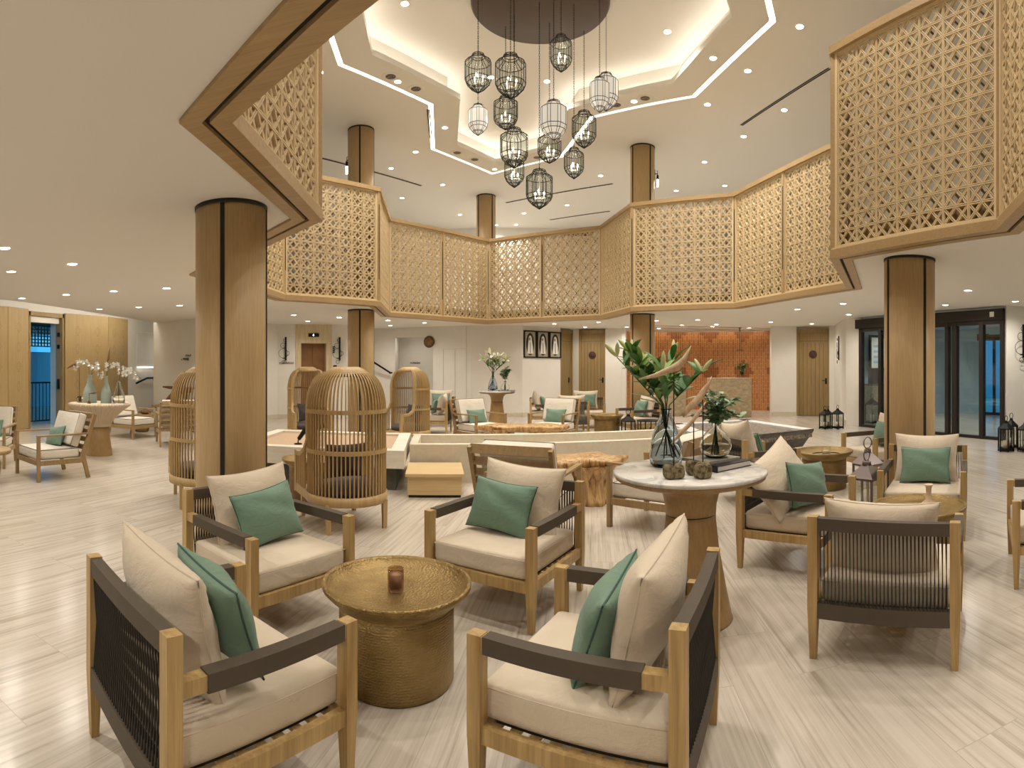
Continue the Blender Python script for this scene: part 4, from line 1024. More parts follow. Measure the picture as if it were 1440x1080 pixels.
pod(.85, 2.90, (.105, .075, .075), .58, [((-.185, .02, 0.530), .004), ((-.10, .01, 0.550), .012), ((-.03, 0, 0.577), .018), ((.02, 0, 0.597), .022), ((.055, -.01, 0.635), .016), ((.075, -.01, 0.675), .007), ((.095, -.01, 0.710), .002)], 'dried pod on a rod in the left rock, the highest pod')
pod(1.00, 2.86, (.085, .075, .085), .42, [((-0.115, 0, 0.335), .012), ((-0.075, 0, 0.380), .018), ((-0.025, 0, 0.425), .020), ((0.015, 0, 0.480), .015), ((0.040, 0, 0.515), .006), ((0.050, 0, 0.545), .002)], 'thick dried pod on the rod in the square front rock')
pod(.985, 2.97, (.075, .06, .075), .30, [((-.13, 0, 0.175), .003), ((-.08, 0, 0.225), .011), ((-.03, 0, 0.275), .013), ((.02, 0, 0.330), .012), ((.045, 0, 0.365), .007), ((.07, 0, 0.400), .002)], 'lowest slender dried pod on the rod in the rear rock')
# right drum table: slim vase and tealight
t = thing('bud_vase', 'slim beige ceramic vase with a long neck on the right drum table', 'vase', (2.69, 2.98, .404))
b = MB(); b.lathe([(0, 0), (.035, 0), (.055, .02), (.062, .05), (.05, .085), (.022, .11), (.018, .15), (.022, .195), (.034, .215), (.030, .217), (.012, .20)], 32, close=False); b.build('vase_body', 'ceramic', t)
t = thing('tealight_holder', 'small frosted tealight glass beside the slim beige vase', 'candle', (2.56, 3.05, .404))
b = MB(); b.lathe([(0, 0), (.038, 0), (.042, .01), (.042, .055), (.037, .055), (.036, .01), (0, .01)], 28, close=False); b.build('holder', 'frostglass', t)
b = MB(); b.lathe([(0, .01), (.03, .01), (.03, .035), (0, .035)], 20); b.build('wax', 'wax', t)
t = thing('glass_votive', 'round clear votive glass on the farther right drum table', 'candle', (3.56, 5.76, .404))
b = MB(); b.lathe([(0, 0), (.05, 0), (.052, .01), (.052, .10), (.048, .10), (.047, .012), (0, .012)], 28, close=False); b.build('glass_jar', 'clearglass', t)
b = MB(); b.lathe([(0, .013), (.04, .013), (.04, .05), (0, .05)], 20); b.build('wax', 'wax', t)
t = thing('metal_ring', 'thin dark metal ring lying round the votive glass', 'tray', (3.56, 5.76, .408))
b = MB(); b.tube([(.17 * math.cos(a * PI / 20), .17 * math.sin(a * PI / 20), 0) for a in range(40)], .005, 6, closed=True); b.build('ring', 'black', t)
# far table flowers
t = thing('glass_vase', 'blue glass vase on the far marble table', 'vase', (-.47, 13.85, TZ)); b = MB(); b.lathe([(.0, 0), (.11, .0), (.12, .06), (.10, .2), (.05, .33), (.03, .38), (.026, .38), (.045, .33), (.095, .2), (.11, .06), (0, .03)], 24, close=False); b.build('glass_body', 'blueglass', t)
lilies(-.47, 13.85, TZ, 1.5, 'white open lilies on the far marble table', 6, 7, 21, 1.0)
t = thing('bubble_vase', 'round glass vase on the far marble table', 'vase', (-.17, 13.85, TZ)); b = MB(); b.lathe([(.0, 0), (.06, 0), (.12, .07), (.09, .15), (.03, .2), (.03, .25), (.026, .25), (.026, .2), (.085, .15), (.115, .07), (0, .01)], 24, close=False); b.build('glass_body', 'greenglass', t)
leafy(-.17, 13.85, TZ, 1.55, 'green sprigs in the round vase on the far marble table', 9, 10)
book(-.12, 13.75, TZ, 5, .4, .2, .03, 'bookblack', 'flat book at the foot of the far round vase')

# orchid table decor
OX, OY, OZ = -6.25, 7.02, .86
def bottle(x, y, r, h, label, mt='frostglass'):
    t = thing('glass_bottle', label, 'vase', (OX + x, OY + y, OZ), 0, 'frosted glass bottles on the orchid table')
    b = MB(); b.lathe([(0, 0), (r, 0), (r * 1.02, .02), (r, h * .35), (r * .8, h * .5), (r * .4, h * .72), (r * .3, h * .95), (r * .38, h), (r * .3, h), (r * .22, h * .9), (r * .32, h * .7), (r * .7, h * .5), (r * .9, h * .3), (r * .9, .02), (0, .02)], 28, close=False); b.build('glass_body', mt, t)
bottle(-.10, -.12, .115, .46, 'wide frosted aqua bottle, left of the orchid bottles'); bottle(.17, -.02, .09, .44, 'green tinted bottle in the middle of the orchid table'); bottle(.32, .12, .10, .36, 'clear pale bottle at the right of the orchid table', 'greenglass')
t = thing('glass_bowl', 'small glass bowl at the left of the orchid table', 'bowl', (OX - .24, OY - .18, OZ)); b = MB(); b.lathe([(0, 0), (.05, 0), (.075, .05), (.06, .10), (.055, .10), (.068, .05), (.045, .006), (0, .006)], 24, close=False); b.build('glass_body', 'greenglass', t)
def orchid(x, y, z, arc, label, n_=16, seed=1):
    rr = random.Random(seed); t = thing('orchid_spray', label, 'flowers', (x, y, z), 0, 'white orchid sprays on the orchid table'); pts = [Vector(p) for p in arc]; st = MB(); st.tube(pts, .004, 6); st.build('stem', 'stem', t)
    L = len(pts) - 1
    for k in range(n_):
        b = MB()
        f = .42 + .58 * k / n_; i = min(L - 1, int(f * L)); p = pts[i].lerp(pts[i + 1], f * L - i) + Vector((rr.uniform(-.05, .05), rr.uniform(-.05, .05), rr.uniform(-.05, .03)))
        for j in range(5):
            a = j * 2 * PI / 5 + k; leaf(b, p, (math.cos(a) * .8 + rr.uniform(-.2, .2), -.5, math.sin(a)), .05, .042, .2, 3, .05)
        b.build('blossom', 'orchid', t)
orchid(OX - .10, OY - .12, OZ, [(0, 0, .02), (0, 0, .45), (-.03, 0, .62), (-.10, -.02, .68), (-.20, -.05, .66), (-.28, -.08, .58)], 'white orchid spray arching left from the wide bottle', 15, 2)
orchid(OX - .10, OY - .12, OZ, [(0, .02, .02), (0, .02, .45), (.08, .02, .62), (.16, 0, .62), (.22, -.02, .54), (.25, -.04, .42)], 'white orchid spray hanging between the bottles', 12, 5)
orchid(OX + .17, OY - .02, OZ, [(0, 0, .02), (0, 0, .42), (.02, 0, .58), (.12, 0, .63), (.28, .02, .58), (.42, .02, .44)], 'white orchid spray arching right from the middle bottle', 16, 3)
orchid(OX + .32, OY + .12, OZ, [(0, 0, .02), (0, 0, .35), (.05, 0, .52), (.18, 0, .56), (.32, 0, .50), (.46, 0, .40)], 'white orchid spray reaching farthest right', 12, 4)
for k, (x, y, pts, lab) in enumerate([(-.36, -.1, [((0, 0, .0), .045), ((0, 0, .06), .035), ((0, 0, .07), .006), ((0, 0, .55), .006), ((-.04, 0, .66), .014), ((-.16, 0, .62), .022), ((-.30, 0, .56), .004)], 'dark twisted branch ornament at the left of the orchid table'),
                               (-.02, .22, [((0, 0, .0), .04), ((0, 0, .05), .03), ((0, 0, .06), .006), ((0, 0, .66), .007), ((.03, 0, .72), .02), ((.05, 0, .84), .012), ((.07, 0, .93), .002)], 'dark pointed pod ornament rising above the orchids'),
                               (.05, -.30, [((0, 0, .0), .03), ((0, 0, .04), .02), ((0, 0, .05), .005), ((0, 0, .16), .006), ((.10, 0, .17), .016), ((.20, 0, .19), .003)], 'low dark pod ornament before the bottles'),
                               (-.28, .10, [((0, 0, 0), .035), ((0, 0, .05), .02), ((0, 0, .06), .005), ((0, 0, .36), .006), ((-.03, 0, .42), .02), ((.06, 0, .50), .003)], 'small dark curled branch ornament left of the bottles')]):
    t = thing('pod_ornament', lab, 'ornament', (OX + x, OY + y, OZ), 0, 'dark pod ornaments on the orchid table'); b = MB(); b.tube([p for p, r in pts], [r for p, r in pts], 10); b.build('pod', 'driftwood', t)

# driftwood sculpture on a plinth, black bowl
t = thing('plinth_table', 'low dark table carrying the driftwood sculpture', 'table', (-7.55, 11.2, 0)); b = MB(); b.box((-.5, -.28, .50), (.5, .28, .55)); b.build('top', 'door_wood', t)
for sx in (-1, 1):
    for sy in (-1, 1): b = MB(); b.box((sx * .42 - .02, sy * .22 - .02, 0), (sx * .42 + .02, sy * .22 + .02, .50)); b.build('leg', 'door_wood', t)
t = thing('driftwood_sculpture', 'dark driftwood sculpture beside the left cage chair', 'sculpture', (-7.55, 11.2, .55))
b = MB(); b.tube([(-.30, 0, .02), (-.18, 0, .12), (-.02, .02, .28), (.2, 0, .34), (.45, .05, .33)], [.05, .075, .08, .07, .03], 12); b.tube([(-.36, 0, .42), (-.2, 0, .41), (.1, 0, .40), (.5, 0, .40)], [.02, .035, .045, .03], 10)
b.tube([(.0, 0, .02), (.03, 0, .15), (.1, 0, .35)], [.06, .05, .05], 10); b.tube([(.35, 0, .02), (.3, 0, .2), (.22, 0, .4)], [.07, .06, .04], 10); b.tube([(.1, 0, .38), (.0, 0, .46), (-.08, 0, .5)], [.03, .02, .006], 8); b.build('wood', 'driftwood', t)
t = thing('carved_bowl', 'small spiky dark carved bowl on the small round side table', 'bowl', (-7.62, 10.1, .40)); b = MB(); b.lathe([(0, 0), (.06, 0), (.13, .04), (.10, .085), (0, .12)], 20); 
for k in range(7): b.tube([(.11 * math.cos(k), .11 * math.sin(k), .05), (.17 * math.cos(k), .17 * math.sin(k), .03)], [.018, .003], 6)
b.build('bowl', 'driftwood', t)
t = thing('standing_rod', 'thin pale totem rod beside the wall sign', 'ornament', (-7.05, 11.55, 0)); b = MB(); b.tube([(0, 0, 0), (0, 0, 1.2), (0, 0, 1.35), (0, 0, 1.52)], [.02, .018, .012, .003], 8); b.build('rod', 'pod', t)
b = MB(); b.lathe([(0, 0), (.12, 0), (.12, .02), (.02, .03)], 20); b.build('base', 'black', t)

# ------------------------------------------------------------------ candle lanterns
def lantern(x, y, a, h, w, label, roof='black', grp='black candle lanterns on the floor', six=False):
    t = thing('candle_lantern', label, 'lantern', (x, y, 0), a, grp); N = 6 if six else 4; r = w / 2 * (1.414 if not six else 1.1); hb = h * .66
    P = [(r * math.cos(PI / 4 + 2 * PI * k / N), r * math.sin(PI / 4 + 2 * PI * k / N)) for k in range(N)]
    b = MB(); b.prism([(x_ * 1.04, y_ * 1.04) for x_, y_ in P], .02, .05)
    for k, p in enumerate(P): q = P[(k + 1) % N]; b.bar((p[0], p[1], 0), (p[0], p[1], hb), .018, .018); b.bar((*p, hb - .01), (*q, hb - .01), .018, .02); b.bar((*p, .05), (*q, .05), .018, .02)
    b.build('frame', roof if roof != 'lantern_roof' else 'lantern_roof', t)
    b = MB()
    for k, p in enumerate(P): q = P[(k + 1) % N]; b.bar((p[0] * .97, p[1] * .97, hb / 2 + .02), (q[0] * .97, q[1] * .97, hb / 2 + .02), .004, hb - .09)
    b.build('glass_panes', 'clearglass', t)
    b = MB(); ro = [(x_ * 1.15, y_ * 1.15, hb) for x_, y_ in P] + [(x_ * .28, y_ * .28, hb + h * .15) for x_, y_ in P]
    b.add(ro, [(k, (k + 1) % N, (k + 1) % N + N, k + N) for k in range(N)] + [tuple(range(N)), tuple(range(N, 2 * N))]); b.lathe([(r * .28, hb + h * .14), (r * .24, hb + h * .19), (r * .10, hb + h * .21)], 12)
    b.build('roof', roof, t)
    b = MB(); R0 = h * .075; b.tube([(R0 * math.cos(k * PI / 12), 0, hb + h * .20 + R0 + R0 * math.sin(k * PI / 12)) for k in range(24)], .006, 6, closed=True); b.build('handle_ring', roof, t)
    b = MB(); b.lathe([(0, .05), (w * .22, .05), (w * .22, hb * .45), (0, hb * .45)], 20); b.build('candle', 'wax', t)
lantern(6.97, 11.33, 15, .53, .18, 'black candle lantern left of the pair by the oak door'); lantern(7.22, 11.17, 20, .55, .19, 'black candle lantern right of the pair by the oak door'); lantern(7.13, 11.45, 40, .52, .16, 'black candle lantern tucked behind the pair by the oak door')
lantern(7.49, 6.31, 10, .60, .25, 'tall six sided lantern by the right wall, in front', six=True); lantern(7.70, 6.05, 35, .58, .24, 'six sided lantern at the right edge of the photo', six=True); lantern(7.80, 6.45, 0, .62, .22, 'lantern behind the pair by the right wall', six=True)
lantern(2.98, 4.13, 25, .71, .22, 'grey metal candle lantern beside the armchair before the right column', 'lantern_roof'); lantern(3.33, 4.60, 10, .74, .2, 'second grey lantern hidden behind the first before the right column', 'lantern_roof')
lantern(2.24, 10.78, 10, .62, .2, 'slim black lantern before the far right column')
t = thing('wire_stool', 'low black wire stool before the far right column', 'stool', (2.62, 10.7, 0)); b = MB(); b.lathe([(.22, .40), (.23, .41), (.22, .42)], 28)
for k in range(12): b.tube([(.2 * math.cos(k * PI / 6), .2 * math.sin(k * PI / 6), 0), (.21 * math.cos(k * PI / 6), .21 * math.sin(k * PI / 6), .40)], .008, 5)
b.build('frame', 'black', t)

# ------------------------------------------------------------------ doors
def wall_thing(name, label, cat, p, q, z=0, group=None, kind=None):
    """thing on a wall: local x runs from p to q, local -y faces the room"""
    p, q = Vector(p), Vector(q); d = q - p
    t = thing(name, label, cat, (p.x, p.y, z), math.degrees(math.atan2(d.y, d.x)), group)
    if kind: t['kind'] = kind
    return t, d.length
def oak_door(name, p, q, label, h=2.52, handle=.9, circ=True):
    t, L = wall_thing(name, label, None, p, q, kind='structure')
    b = MB(); b.box((0, -.01, 0), (.07, .10, h + .08)); b.box((L - .05, -.01, 0), (L, .10, h + .08)); b.box((0, -.01, h), (L, .10, h + .12)); b.build('door_frame', 'door_wood', t)
    b = MB(); b.box((.07, .035, .01), (L - .05, .08, h)); lf_ = b.build('door_leaf', 'door_wood', t)
    b = MB(); n_ = 7
    for k in range(1, n_): xx = .07 + (L - .12) * k / n_; b.box((xx - .003, .032, .02), (xx + .003, .036, h - .3))
    b.box((.07, .032, h - .25), (L - .05, .036, h - .243)); b.build('leaf_groove', 'groove', lf_)
    if handle: b = MB(); xx = L * handle; b.box((xx - .025, .02, .95), (xx + .025, .036, 1.12)); b.tube([(xx, .02, 1.05), (xx, -.03, 1.05), (xx - .11, -.03, 1.05)], .010, 8); b.build('door_handle', 'black', lf_)
    if circ: b = MB(); b.lathe([(0, 0), (.12, 0), (.12, .012)], 32, mtx=T(L * .5, .036, 1.82) @ RX(90)); b.lathe([(.085, .012), (.10, .018), (.115, .012)], 32, close=False, mtx=T(L * .5, .036, 1.82) @ RX(90)); b.build('medallion', 'medallion', lf_)
    b = MB(); b.box((0, .1, h + .08), (L, .16, 2.66)); b.box((0, .1, 0), (L, .16, h + .08)); b.build('backing', 'plaster', t)
    return t
oak_door('door_1', (1.5, 17.5), (1.93, 18.0), 'narrow oak door right of the framed portraits', 2.5, .75, False)
oak_door('door_2', (2.11, 17.82), (2.90, 17.49), 'oak door with dark round medallion at the back wall', 2.5)
oak_door('door_3', (8.08, 14.74), (8.83, 14.12), 'oak door with dark round medallion right of the reception', 2.46)
# lift
t, L = wall_thing('door_4', 'bronze coloured lift door framed with fluted travertine', None, (-5.95, 14.83), (-5.03, 15.30), kind='structure')
b = MB(); b.box((0, -.02, 0), (.16, .35, 2.12)); b.box((L - .16, -.02, 0), (L, .35, 2.12)); b.box((0, -.02, 2.12), (L, .35, 2.66)); b.box((.1, .345, 0), (L - .1, .40, 2.2)); b.build('door_frame', 'travertine', t)  # slab behind the leaves added to stop light through their gap
b = MB(); b.box((.16, .30, 0), (L * .5 - .004, .34, 2.12)); b.build('door_leaf', 'copper', t); b = MB(); b.box((L * .5 + .004, .30, 0), (L - .16, .34, 2.12)); b.build('door_leaf', 'copper', t)
b = MB(); b.box((L * .5 - .15, -.035, 2.30), (L * .5 + .15, -.02, 2.40)); b.build('floor_display', 'black', t)
b = MB(); b.box((L * .5 - .012, -.037, 2.325), (L * .5 - .002, -.035, 2.375)); b.box((L * .5 - .03, -.037, 2.34), (L * .5 + .0, -.035, 2.35)); b.build('display_digit', 'tube', t)
# flush white service door in the back wall
t, L = wall_thing('service_panel', 'flush white panel door in the back wall left of the far marble table', 'door', (-2.05, 16.68), (-1.25, 16.41)); 
b = MB()
for x0, x1, z0, z1 in ((.02, .03, 0, 1.98), (.40, .408, 0, 1.96), (.76, .77, 0, 2.64), (.02, .76, 1.97, 1.98)): b.box((x0, -.008, z0), (x1, .0, z1))
b.build('door_joint', 'cast', t)
# handrails
t = thing('handrail', 'black handrail sloping down in the stair recess at the back', 'handrail', (0, 0, 0)); b = MB(); b.tube([(-4.45, 16.9, 1.75), (-3.72, 17.08, 1.27), (-3.66, 17.05, 1.27)], .028, 8); b.tube([(-4.42, 17.1, 1.72), (-4.42, 16.9, 1.70)], .01, 6); b.tube([(-3.75, 17.2, 1.24), (-3.75, 17.06, 1.26)], .01, 6); b.build('rail', 'black', t)
t = thing('handrail', 'black handrail on the white wall behind the orchid table', 'handrail', (0, 0, 0)); b = MB(); b.tube([(-10.05, 12.9, .98), (-10.08, 13.45, 1.12), (-10.10, 14.1, 1.12)], .03, 8); b.tube([(-10.2, 13.9, 1.05), (-10.09, 13.9, 1.11)], .012, 6); b.build('rail', 'black', t)
# lit niche in the stair wall
t = thing('wall_niche', 'shallow lit shelf niche in the white wall behind the orchid table', 'niche', (-10.10, 12.95, 1.45), 84); b = MB(); b.box((0, -.02, 0), (.85, .0, .03)); b.box((0, -.015, .03), (.02, .0, 1.0)); b.box((.83, -.015, .03), (.85, .0, 1.0)); b.box((0, -.015, 1.0), (.85, 0, 1.02)); b.build('niche_edge', 'white_trim', t)
b = MB(); b.box((.03, -.04, -.02), (.82, -.02, -.008)); b.build('led_strip', 'strip', t)
# round wood emblem
t = thing('round_emblem', 'round carved wood emblem hanging in the wall recess', 'wall ornament', (-2.47, 16.78, 2.20), -18); b = MB(); b.lathe([(.12, -.02), (.17, -.03), (.18, 0)], 32, mtx=RX(90)); b.build('rim', 'driftwood', t); b = MB(); b.lathe([(0, 0), (.13, .0), (.12, .02)], 32, mtx=RX(90)); b.build('disc', 'wicker', t)

# ------------------------------------------------------------------ sconces (bar with wire circles)
def sconce(x, y, a, label, s=1):
    t = thing('wall_sconce', label, 'wall lamp', (x, y, 1.95), a, 'black wire sconces')
    b = MB(); b.box((.0, -.03, -.32 * s), (.045, 0, .34 * s)); b.build('bar', 'black', t)
    b = MB()
    for cx, cz, r in ((-.05, -.12, .13), (-.05, .10, .075), (-.01, .25, .04), (-.04, -.36, .045), (.06, -.12, .06)): b.tube([(cx * s + r * s * math.cos(k * PI / 14), -.05, cz * s + r * s * math.sin(k * PI / 14)) for k in range(28)], .0055, 5, closed=True)
    b.box((-.07 * s, -.055, -.27 * s), (.03, -.03, -.25 * s)); b.build('wire_ring', 'black', t)
sconce(-6.33, 14.50, 30, 'black wire sconce left of the lift') if False else sconce(-6.20, 14.66, 27, 'black wire sconce left of the lift')
sconce(-4.84, 15.36, 27, 'black wire sconce right of the lift')
sconce(8.42, 12.95, -115, 'black wire sconce on the white pier left of the glass doors')
sconce(8.78, 6.98, -24, 'black wire sconce on the right wall beside the glass doors')

# portraits of robed figures in three black frames
p0, p1 = Vector((.33, 16.53)), Vector((1.50, 17.50)); dd = (p1 - p0).normalized()
for k in range(3):
    L = (p1 - p0).length / 3 - .015; st = p0 + dd * (k * (L + .02))
    t = thing('framed_portrait', ['left', 'middle', 'right'][k] + ' one of three black framed portraits of white robed men', 'picture', (st.x, st.y, 1.72), math.degrees(math.atan2(dd.y, dd.x)), 'three framed portraits')
    b = MB(); H = .80
    for lo, hi in (((0, -.045, 0), (.035, 0, H)), ((L - .035, -.045, 0), (L, 0, H)), ((0, -.045, 0), (L, 0, .035)), ((0, -.045, H - .035), (L, 0, H))): b.box(lo, hi)
    b.build('picture_frame', 'black', t)
    b = MB(); b.box((.03, -.02, .03), (L - .03, -.005, H - .03)); pr = b.build('mount', 'paper_mat', t)
    def blob(pts, y, m_, nm):
        b = MB(); vs = [(x, y, z) for x, z in pts] + [(x, y + .004, z) for x, z in pts]; n_ = len(pts); b.add(vs, [tuple(range(n_)), tuple(range(n_, 2 * n_))] + [(i, (i + 1) % n_, (i + 1) % n_ + n_, i + n_) for i in range(n_)]); b.build(nm, m_, pr)
    cx = L / 2
    blob([(cx + .155 * math.cos(a * PI / 16), .40 + .33 * math.sin(a * PI / 16)) for a in range(32)], -.025, 'paper_dark', 'dark_oval')
    blob([(cx - .11, .12), (cx - .09, .35), (cx - .07, .5), (cx - .06, .60), (cx - .02, .655), (cx + .03, .645), (cx + .06, .58), (cx + .07, .48), (cx + .10, .33), (cx + .11, .12)], -.030, 'paper_white', 'robe')
    blob([(cx - .025 + .03 * math.cos(a * PI / 8), .55 + .045 * math.sin(a * PI / 8)) for a in range(16)], -.034, 'skin', 'face')
    blob([(cx - .01, .14), (cx - .02, .45), (cx + .005, .45), (cx + .02, .14)], -.034, 'skin', 'robe_shade')

# ------------------------------------------------------------------ reception
def desk(x, y, a, w, label):
    t = thing('reception_desk', label, 'desk', (x, y, 0), a, 'stone reception desks')
    P = []
    for cx, a0, a1 in ((w / 2 - .3, -90, 90), (-w / 2 + .3, 90, 270)):
        for k in range(13): an = R(a0 + (a1 - a0) * k / 12); P.append((cx + .3 * math.cos(an), .3 * math.sin(an)))
    b = MB(); b.prism([(u * .97, v * .97) for u, v in P], 0, .04); b.prism(P, .04, 1.10); b.build('desk_body', 'desk', t)
    b = MB(); b.prism([(u * 1.015, v * 1.02) for u, v in P], 1.10, 1.135); b.build('desk_top', 'desk', t)
desk(6.15, 15.25, -15, 1.30, 'right stone reception desk with a plant on it'); desk(4.45, 16.25, -8, 1.35, 'left stone reception desk behind the flowers')
leafy(6.48, 15.1, 1.135, 1.25, 'small dark potted plant on the right reception desk', 31, 9, 'green_leaf', 0, .05)
t = thing('pendant_cord_lamp', 'thin dark pendant with a small wire dish above the right desk', 'pendant lamp', (6.75, 15.9, CH)); b = MB(); b.tube([(0, 0, 0), (0, 0, -.68)], .014, 8); b.lathe([(.05, -.02), (.05, 0)], 16); b.build('rod', 'driftwood', t); b = MB(); b.tube([(.13 * math.cos(k * PI / 10), .13 * math.sin(k * PI / 10), -.70) for k in range(20)], .006, 5, closed=True); b.tube([(-.13, 0, -.70), (0, 0, -.66), (.13, 0, -.70)], .005, 5); b.build('wire_dish', 'medallion', t)
mb = MB(); mb.box((3.7, 15.9, CH - .004), (8.0, 15.96, CH)); mb.box((3.7, 16.95, CH - .004), (7.9, 17.0, CH)); struct('trim_ceiling_slots', mb, 'groove')
pts_ = [(3.85, 18.35), (4.6, 18.37), (5.5, 18.25), (6.35, 17.95), (7.3, 17.4), (8.0, 16.8)]
mb = MB()
for p, q in zip(pts_[:-1], pts_[1:]): beam(mb, p, q, .015, CH - .005, CH - .001)
struct('trim_wall_grazer', mb, 'grazer')
mb = MB()
for p, q in zip(pts_[:-1], pts_[1:]): beam(mb, (p[0] - .01, p[1] - .03), (q[0] - .01, q[1] - .03), .012, CH - .03, CH - .001)
struct('trim_grazer_lip', mb, 'ceil')  # lip added to hide the glowing strip from view

# signs
def sign_strokes(x, y, z, a, label, w, seed):
    t = thing('wall_sign', label, 'sign', (x, y, z), a); rr = random.Random(seed); b = MB(); u = 0
    b.bar((0, -.012, .0), (.05, -.012, .03), .006, .008); b.bar((0, -.012, .0), (.02, -.012, .03), .006, .008); u = .09
    while u < w:
        l = rr.uniform(.02, .04); b.box((u, -.014, .0), (u + l, -.006, .012)); b.box((u + l * .5, -.014, .0), (u + l * .5 + .01, -.006, rr.uniform(.03, .045))); u += l + .014
    b.box((0, -.014, -.02), (w, -.006, -.012)); b.build('letters', 'black', t)
sign_strokes(-6.35, 14.62, 1.56, 27, 'small black direction sign under the sconce left of the lift', .40, 2)
sign_strokes(-3.35, 18.55, 1.58, -8, 'small black direction sign inside the wall recess', .34, 3)
t = thing('wall_sign', 'black POOL direction sign on the white wall beside the left column', 'sign', (-7.98, 12.12, 1.62), -16)
def text_mesh(txt, size, name, parent, loc):
    c = bpy.data.curves.new('txt', 'FONT'); c.body = txt; c.size = size; c.extrude = .006; o = bpy.data.objects.new('txt', c); COL.objects.link(o); bpy.context.view_layer.update()
    me = bpy.data.meshes.new_from_object(o.evaluated_get(bpy.context.evaluated_depsgraph_get())); bpy.data.objects.remove(o); me.materials.clear(); me.materials.append(M['black'])
    q = bpy.data.objects.new(name, me); COL.objects.link(q); q.parent = parent; q.location = loc; q.rotation_euler = (PI / 2, 0, 0); return q
text_mesh('‹  POOL', .085, 'letters', t, (0, -.012, 0))
b = MB()
for u, l, hh in ((.16, .05, .02), (.20, .012, .05), (.235, .05, .02), (.27, .012, .045), (.30, .06, .018), (.345, .012, .05)): b.box((u, -.02, .10), (u + l, -.008, .10 + hh))
b.build('upper_script', 'black', t)
t = thing('fire_sign', 'small black notice left of the sconce right of the lift', 'sign', (-5.0, 15.285, 1.85), 27); b = MB(); [b.box((0, -.012, .05 * k), (.06, -.004, .05 * k + .032)) for k in range(4)]; b.build('notice', 'black', t)
t = thing('call_panel', 'black lift call panel right of the lift', 'panel', (-4.98, 15.29, 1.30), 27); b = MB(); b.box((0, -.015, 0), (.10, 0, .2)); b.build('plate', 'black', t)

# ------------------------------------------------------------------ folding wood panels and terrace door on the left
def zig(pts, label, h=2.80):
    for k, (p, q) in enumerate(zip(pts[:-1], pts[1:])):
        t, L = wall_thing('folding_panel', label[k], 'wall panel', p, q, group='oak folding panels on the left wall')
        b = MB(); b.box((.004, -.02, .02), (L - .004, .02, h)); b.build('panel', 'panel_wood', t)
        b = MB(); cx = L * .5 if L < .9 else L * .35
        for cxx in ([L * .5] if L < .9 else [L * .28, L * .74]):
            for z0 in (.55, 1.0, 1.45, 1.9, 2.35):
                for i in range(-3, 4):
                    wv_ = (3 - abs(i)) * .028 + .02
                    for j in (-1, 1): b.box((cxx + j * wv_ - .010, -.0215, z0 + i * .035), (cxx + j * wv_ + .010, -.0195, z0 + i * .035 + .012)); b.box((cxx + j * wv_ * .45 - .008, -.0215, z0 + i * .035), (cxx + j * wv_ * .45 + .008, -.0195, z0 + i * .035 + .012))
        b.build('carved_pattern', 'carve', t)
zig([(-10.02, 7.0), (-9.86, 8.0), (-9.98, 8.72)], ['left folding oak panel cut off by the left edge', 'folding oak panel with carved diamonds left of the terrace door'])
zig([(-9.98, 9.92), (-9.80, 11.35), (-10.0, 12.42)], ['wide folding oak panel with carved diamonds right of the terrace door', 'rightmost folding oak panel behind the orchids'], 2.78)
t = thing('door_5', 'terrace door opening with oak frame', None, (LX, 8.75, 0)); t['kind'] = 'structure'
b = MB(); b.box((-.12, 0, 0), (.12, .05, 2.76)); b.box((-.12, 1.10, 0), (.12, 1.15, 2.76)); b.box((-.12, 0, 2.66), (.12, 1.15, 2.76)); b.build('door_frame', 'door_wood', t)
b = MB(); b.box((-.03, 1.05, .9), (.02, 1.10, 1.15)); b.box((-.03, 1.05, 1.9), (.02, 1.10, 2.0)); b.box((-.03, 1.05, 2.2), (.02, 1.10, 2.3)); b.build('door_hinge', 'black', t)
mb = MB(); mb.box((-10.6, 8.8, .02), (-10.58, 9.55, 2.5)); struct('window_1', mb, 'pane')
mb = MB(); mb.box((-10.47, 9.9, 0), (-10.2, 10.2, 2.7)); struct('wall_terrace', mb, 'bluewall')
mb = MB(); mb.box((-15.5, 7.0, 2.62), (-10.25, 14.5, 2.75)); struct('ceiling_terrace', mb, 'bronze')
t = thing('terrace_screen', 'dark lattice valance hanging at the top of the terrace opening', 'screen', (-11.9, 8.0, 2.02), 90); b = MB()
for k in range(30): b.box((k * .12, -.015, 0), (k * .12 + .03, .015, .6))
for k in range(7): b.box((0, -.02, k * .095), (3.6, .02, k * .095 + .03))
b.build('lattice', 'door_wood', t)
t = thing('terrace_railing', 'dark vertical bar railing outside the terrace door', 'railing', (-11.1, 8.6, 0), 85); b = MB(); b.box((0, -.03, 1.02), (1.9, .03, 1.06)); b.box((0, -.015, .03), (1.9, .015, .06))
b.build('handrail', 'bronze', t); b = MB(); [b.box((k * .115, -.008, .05), (k * .115 + .016, .008, 1.03)) for k in range(17)]; b.build('bars', 'bronze', t)
t = thing('railing_ornament', 'small round dark fish shaped ornament on the terrace railing', 'ornament', (-11.02, 9.35, .28), 85); b = MB(); b.lathe([(0, -.01), (.13, -.01), (.13, .01), (0, .01)], 24, mtx=RX(90)); b.box((-.22, -.01, -.03), (-.12, .01, .03)); b.build('ornament', 'bronze', t)
mb = MB(); mb.box((-15.6, 7.2, 0), (-15.5, 15.5, 2.0)); struct('wall_terrace_far', mb, 'bluewall')

